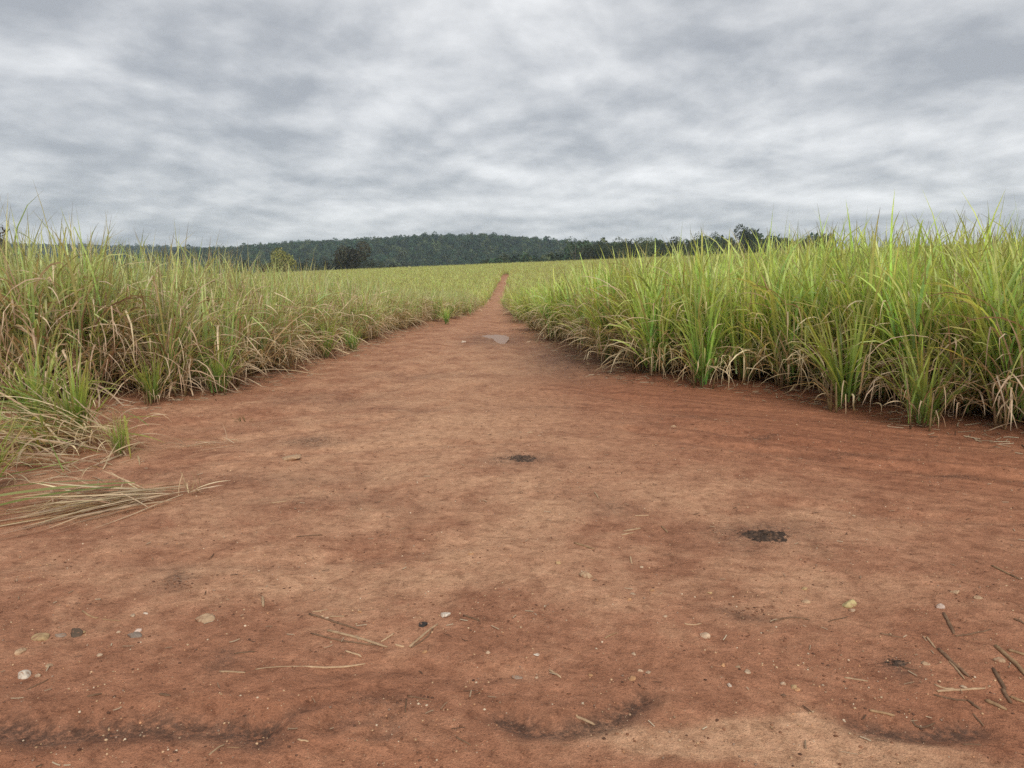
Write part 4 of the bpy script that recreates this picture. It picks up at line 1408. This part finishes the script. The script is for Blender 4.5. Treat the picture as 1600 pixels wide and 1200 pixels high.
def build_ash():
    m = make_plain('ash', [(.35, (.045, .032, .025)), (.52, (.085, .056, .041)), (.66, (.20, .115, .072))], 45, .95, .1, .004, 120)
    for i, (x, y, rx, ry, h, lab) in enumerate((
            (1.475, 4.33, .19, .15, .026, 'largest black ash heap on the right part of the bare soil'),
            (.085, 6.19, .16, .16, .020, 'flat black ash spot in the middle of the track'),
            (1.503, 2.83, .062, .040, .012, 'small speckled black ash spot at lower right between straws'))):
        nr, na = 26, 72
        rs = np.linspace(0, 1, nr)
        an = np.linspace(0, 2 * np.pi, na, endpoint=False)
        Rr, A = np.meshgrid(rs, an, indexing='ij')
        edge = 1 + .34 * perlin(np.cos(A) * 1.7 + 3 * i, np.sin(A) * 1.7 + 5) + .22 * perlin(np.cos(A) * 6 + i, np.sin(A) * 6)
        px, py = x + Rr * np.cos(A) * rx * edge, y + Rr * np.sin(A) * ry * edge
        bump = .5 + .9 * fbm(px / .035, py / .035, 3)
        z = height(px.ravel(), py.ravel()).reshape(px.shape) + h * ((1.05 - Rr ** 1.5) * np.clip(bump, .1, 2) - .12 - .6 * Rr ** 4)
        V = np.stack([px - x, py - y, z - hz(x, y)], -1).reshape(-1, 3)
        a = np.arange(nr - 1)[:, None] * na + np.arange(na)[None, :]
        b = np.arange(nr - 1)[:, None] * na + (np.arange(na)[None, :] + 1) % na
        F = np.stack([a, a + na, b + na, b], -1).reshape(-1, 4)
        r2 = np.random.RandomState(60 + i)
        F = np.concatenate([F[:, [0, 1, 2]], F[:, [0, 2, 3]]])
        for q in range(130):      # loose charred crumbs on and around it
            aa, dd = r2.uniform(0, 6.28), abs(r2.normal(0, .62))
            cx, cy = dd * rx * math.cos(aa), dd * ry * math.sin(aa)
            s = r2.uniform(.002, .0055) * (rx / .15) ** .5
            tv = np.array([(1, 0, 0), (-.5, .87, 0), (-.5, -.87, 0), (.1, .1, .9), (0, 0, -.6)]) * s * r2.uniform(.6, 1.3, (5, 3))
            hh = hz(x + cx, y + cy) - hz(x, y) + h * .45 * max(0, 1 - dd)
            tf = np.array([(0, 1, 3), (1, 2, 3), (2, 0, 3), (1, 0, 4), (2, 1, 4), (0, 2, 4)]) + len(V)
            V = np.concatenate([V, tv + np.array([cx, cy, hh])])
            F = np.concatenate([F, tf])
        o = link(bpy.data.objects.new('ash_heap', mesh_np('ash_heap', V, F, m)))
        o.location = (x, y, hz(x, y))
        tag(o, lab, 'ash', 'black ash spots')


def build_litter():
    """grit, crumbs and straw chaff nobody could count"""
    rs = np.random.RandomState(8)
    ico = np.array([(0, 0, 1), (.894, 0, .447), (.276, .851, .447), (-.724, .526, .447), (-.724, -.526, .447), (.276, -.851, .447),
                    (.724, .526, -.447), (-.276, .851, -.447), (-.894, 0, -.447), (-.276, -.851, -.447), (.724, -.526, -.447), (0, 0, -1)])
    icf = np.array([(0, 1, 2), (0, 2, 3), (0, 3, 4), (0, 4, 5), (0, 5, 1), (1, 6, 2), (2, 7, 3), (3, 8, 4), (4, 9, 5), (5, 10, 1),
                    (6, 7, 2), (7, 8, 3), (8, 9, 4), (9, 10, 5), (10, 6, 1), (11, 7, 6), (11, 8, 7), (11, 9, 8), (11, 10, 9), (11, 6, 10)])

    def spots(n, y0, y1, pw, clump=.35):
        y = y0 + (y1 - y0) * rs.rand(n * 3) ** pw
        x = rs.uniform(-1, 1, n * 3) * (.82 * y + .5)
        ok = (x > XL(y) + .1) & (x < XR(y) - .1) & (rs.rand(n * 3) < np.clip(.5 + 1.6 * fbm(x / .5 + 60, y / .5, 3), clump * .3, 1))
        return x[ok][:n], y[ok][:n]

    def bits(name, n, y0, y1, pw, s0, s1, cols, flat, lab, mat, cat):
        x, y = spots(n, y0, y1, pw)
        if name == 'soil_crumbs':        # broken clods lie together in the dark spots
            for cx, cy, rr, k in ((-1.80, 6.78, .28, 150), (2.38, 7.08, .22, 90), (3.36, 5.72, .25, 90), (1.1, 3.28, .14, 60), (-1.65, 3.6, .10, 50), (2.9, 6.3, .5, 90), (-.42, 2.55, .12, 50), (1.75, 6.3, .3, 60)):
                x, y = np.append(x, cx + rs.normal(0, rr * .6, k)), np.append(y, cy + rs.normal(0, rr * .3, k))
        n = len(x)
        s = np.exp(rs.uniform(np.log(s0), np.log(s1), n)) * (1 + y * .03)
        z = height(x, y)
        sh = rs.uniform(.6, 1.3, (n, 12, 3))
        V = ico[None] * sh * s[:, None, None] * np.array([1, rs.uniform(.6, 1), flat])
        a = rs.uniform(0, 6.28, n)
        ca, sa = np.cos(a)[:, None], np.sin(a)[:, None]
        V = np.stack([V[..., 0] * ca - V[..., 1] * sa, V[..., 0] * sa + V[..., 1] * ca, V[..., 2]], -1)
        V = V + np.stack([x, y, z + s * flat * .35], 1)[:, None, :]
        F = (icf[None] + 12 * np.arange(n)[:, None, None]).reshape(-1, 3)
        c = np.array(cols)[rs.randint(0, len(cols), n)] * (1 + rs.normal(0, .14, (n, 1)))
        o = link(bpy.data.objects.new(name, mesh_np(name, V.reshape(-1, 3), F, mat, np.repeat(np.clip(c, .01, .85), 12, 0))))
        tag(o, lab, cat, kind='stuff')
    m, n_, l, out = new_mat('grit')
    at = N(n_, 'ShaderNodeAttribute', attribute_name='Col')
    principled(n_, l, out, at.outputs['Color'], .9, .2)
    bits('gravel', 6000, 1.4, 9, 1.7, .0014, .0060, [(.48, .31, .18), (.44, .27, .15), (.56, .43, .30), (.48, .33, .20), (.44, .23, .12), (.36, .23, .14), (.30, .2, .14)], .7,
         'fine pale grit and tiny pebbles strewn over the near soil', m, 'gravel')
    bits('soil_crumbs', 5500, 1.4, 13, 1.5, .002, .007, [(.16, .07, .038), (.20, .092, .05), (.11, .055, .035), (.26, .125, .07)], .45,
         'loose dark red soil crumbs strewn over the bare earth', m, 'soil crumbs')
    # chaff: short flat fibres
    n = 520
    x, y = spots(n, 1.4, 10, 1.4)
    k = 850      # along the cane edges
    for E in (EL, ER):
        P = E[(E[:, 1] > 4) & (E[:, 1] < 24) & (np.abs(E[:, 0]) < 9)]
        s = np.concatenate([[0], np.cumsum(np.hypot(*np.diff(P, axis=0).T))])
        q = rs.uniform(0, s[-1], k)
        x = np.append(x, np.interp(q, s, P[:, 0]) + rs.normal(0, .28, k))
        y = np.append(y, np.interp(q, s, P[:, 1]) + rs.normal(-.10, .24, k))
    n = len(x)
    ln = rs.uniform(.012, .05, n) * np.where(np.arange(n) > n - 2 * k, 3.2, 1)
    a = rs.uniform(0, 6.28, n)
    w = rs.uniform(.0012, .003, n) * np.where(np.arange(n) > n - 2 * k, 2.2, 1)
    t = np.linspace(-.5, .5, 4)
    cx = x[:, None] + np.cos(a)[:, None] * t * ln[:, None]
    cy = y[:, None] + np.sin(a)[:, None] * t * ln[:, None] + rs.normal(0, .03, n)[:, None] * (t ** 2) * ln[:, None] * 8
    cz = height(cx.ravel(), cy.ravel()).reshape(cx.shape) + .003 + .006 * rs.rand(n)[:, None]
    sx, sy_ = -np.sin(a)[:, None] * w[:, None], np.cos(a)[:, None] * w[:, None]
    V = np.stack([np.stack([cx - sx, cy - sy_, cz], -1), np.stack([cx, cy, cz + w[:, None]], -1), np.stack([cx + sx, cy + sy_, cz], -1)], 2)
    idx = np.arange(n * 12).reshape(n, 4, 3)
    F = np.concatenate([np.stack([idx[:, :-1, j], idx[:, :-1, j + 1], idx[:, 1:, j + 1], idx[:, 1:, j]], -1).reshape(-1, 4) for j in (0, 1)])
    c = np.array(DRY_COLS + [(.14, .08, .05)])[rs.choice(5, n, p=[.16, .04, .24, .28, .28])] * .68
    o = link(bpy.data.objects.new('straw_litter', mesh_np('straw_litter', V.reshape(-1, 3), F, m, np.repeat(c, 12, 0))))
    tag(o, 'short straw chaff strewn over the soil and along the cane edges', 'straw litter', kind='stuff')


build_stones()
build_straws()
build_ash()
build_litter()

# ------------------------------------------------------------------ air
HAZE = 0.00021


def build_haze():
    m, n, l, out = new_mat('haze')
    pv = N(n, 'ShaderNodeVolumePrincipled')
    pv.inputs['Color'].default_value = (.68, .83, 1.0, 1)
    pv.inputs['Density'].default_value = HAZE
    pv.inputs['Anisotropy'].default_value = .2
    l.new(pv.outputs[0], out.inputs['Volume'])
    x0, x1, y0, y1, z0, z1 = -11500, 11500, -120, 7700, -12, 95
    V = np.array([(x, y, z) for z in (z0, z1) for y in (y0, y1) for x in (x0, x1)], float)
    F = np.array([(0, 2, 3, 1), (4, 5, 7, 6), (0, 1, 5, 4), (2, 6, 7, 3), (0, 4, 6, 2), (1, 3, 7, 5)])
    o = link(bpy.data.objects.new('haze', mesh_np('haze', V, F, m, smooth=False)))
    tag(o, 'thin pale blue haze in the air over the fields', 'haze', kind='stuff')


if HAZE:
    build_haze()
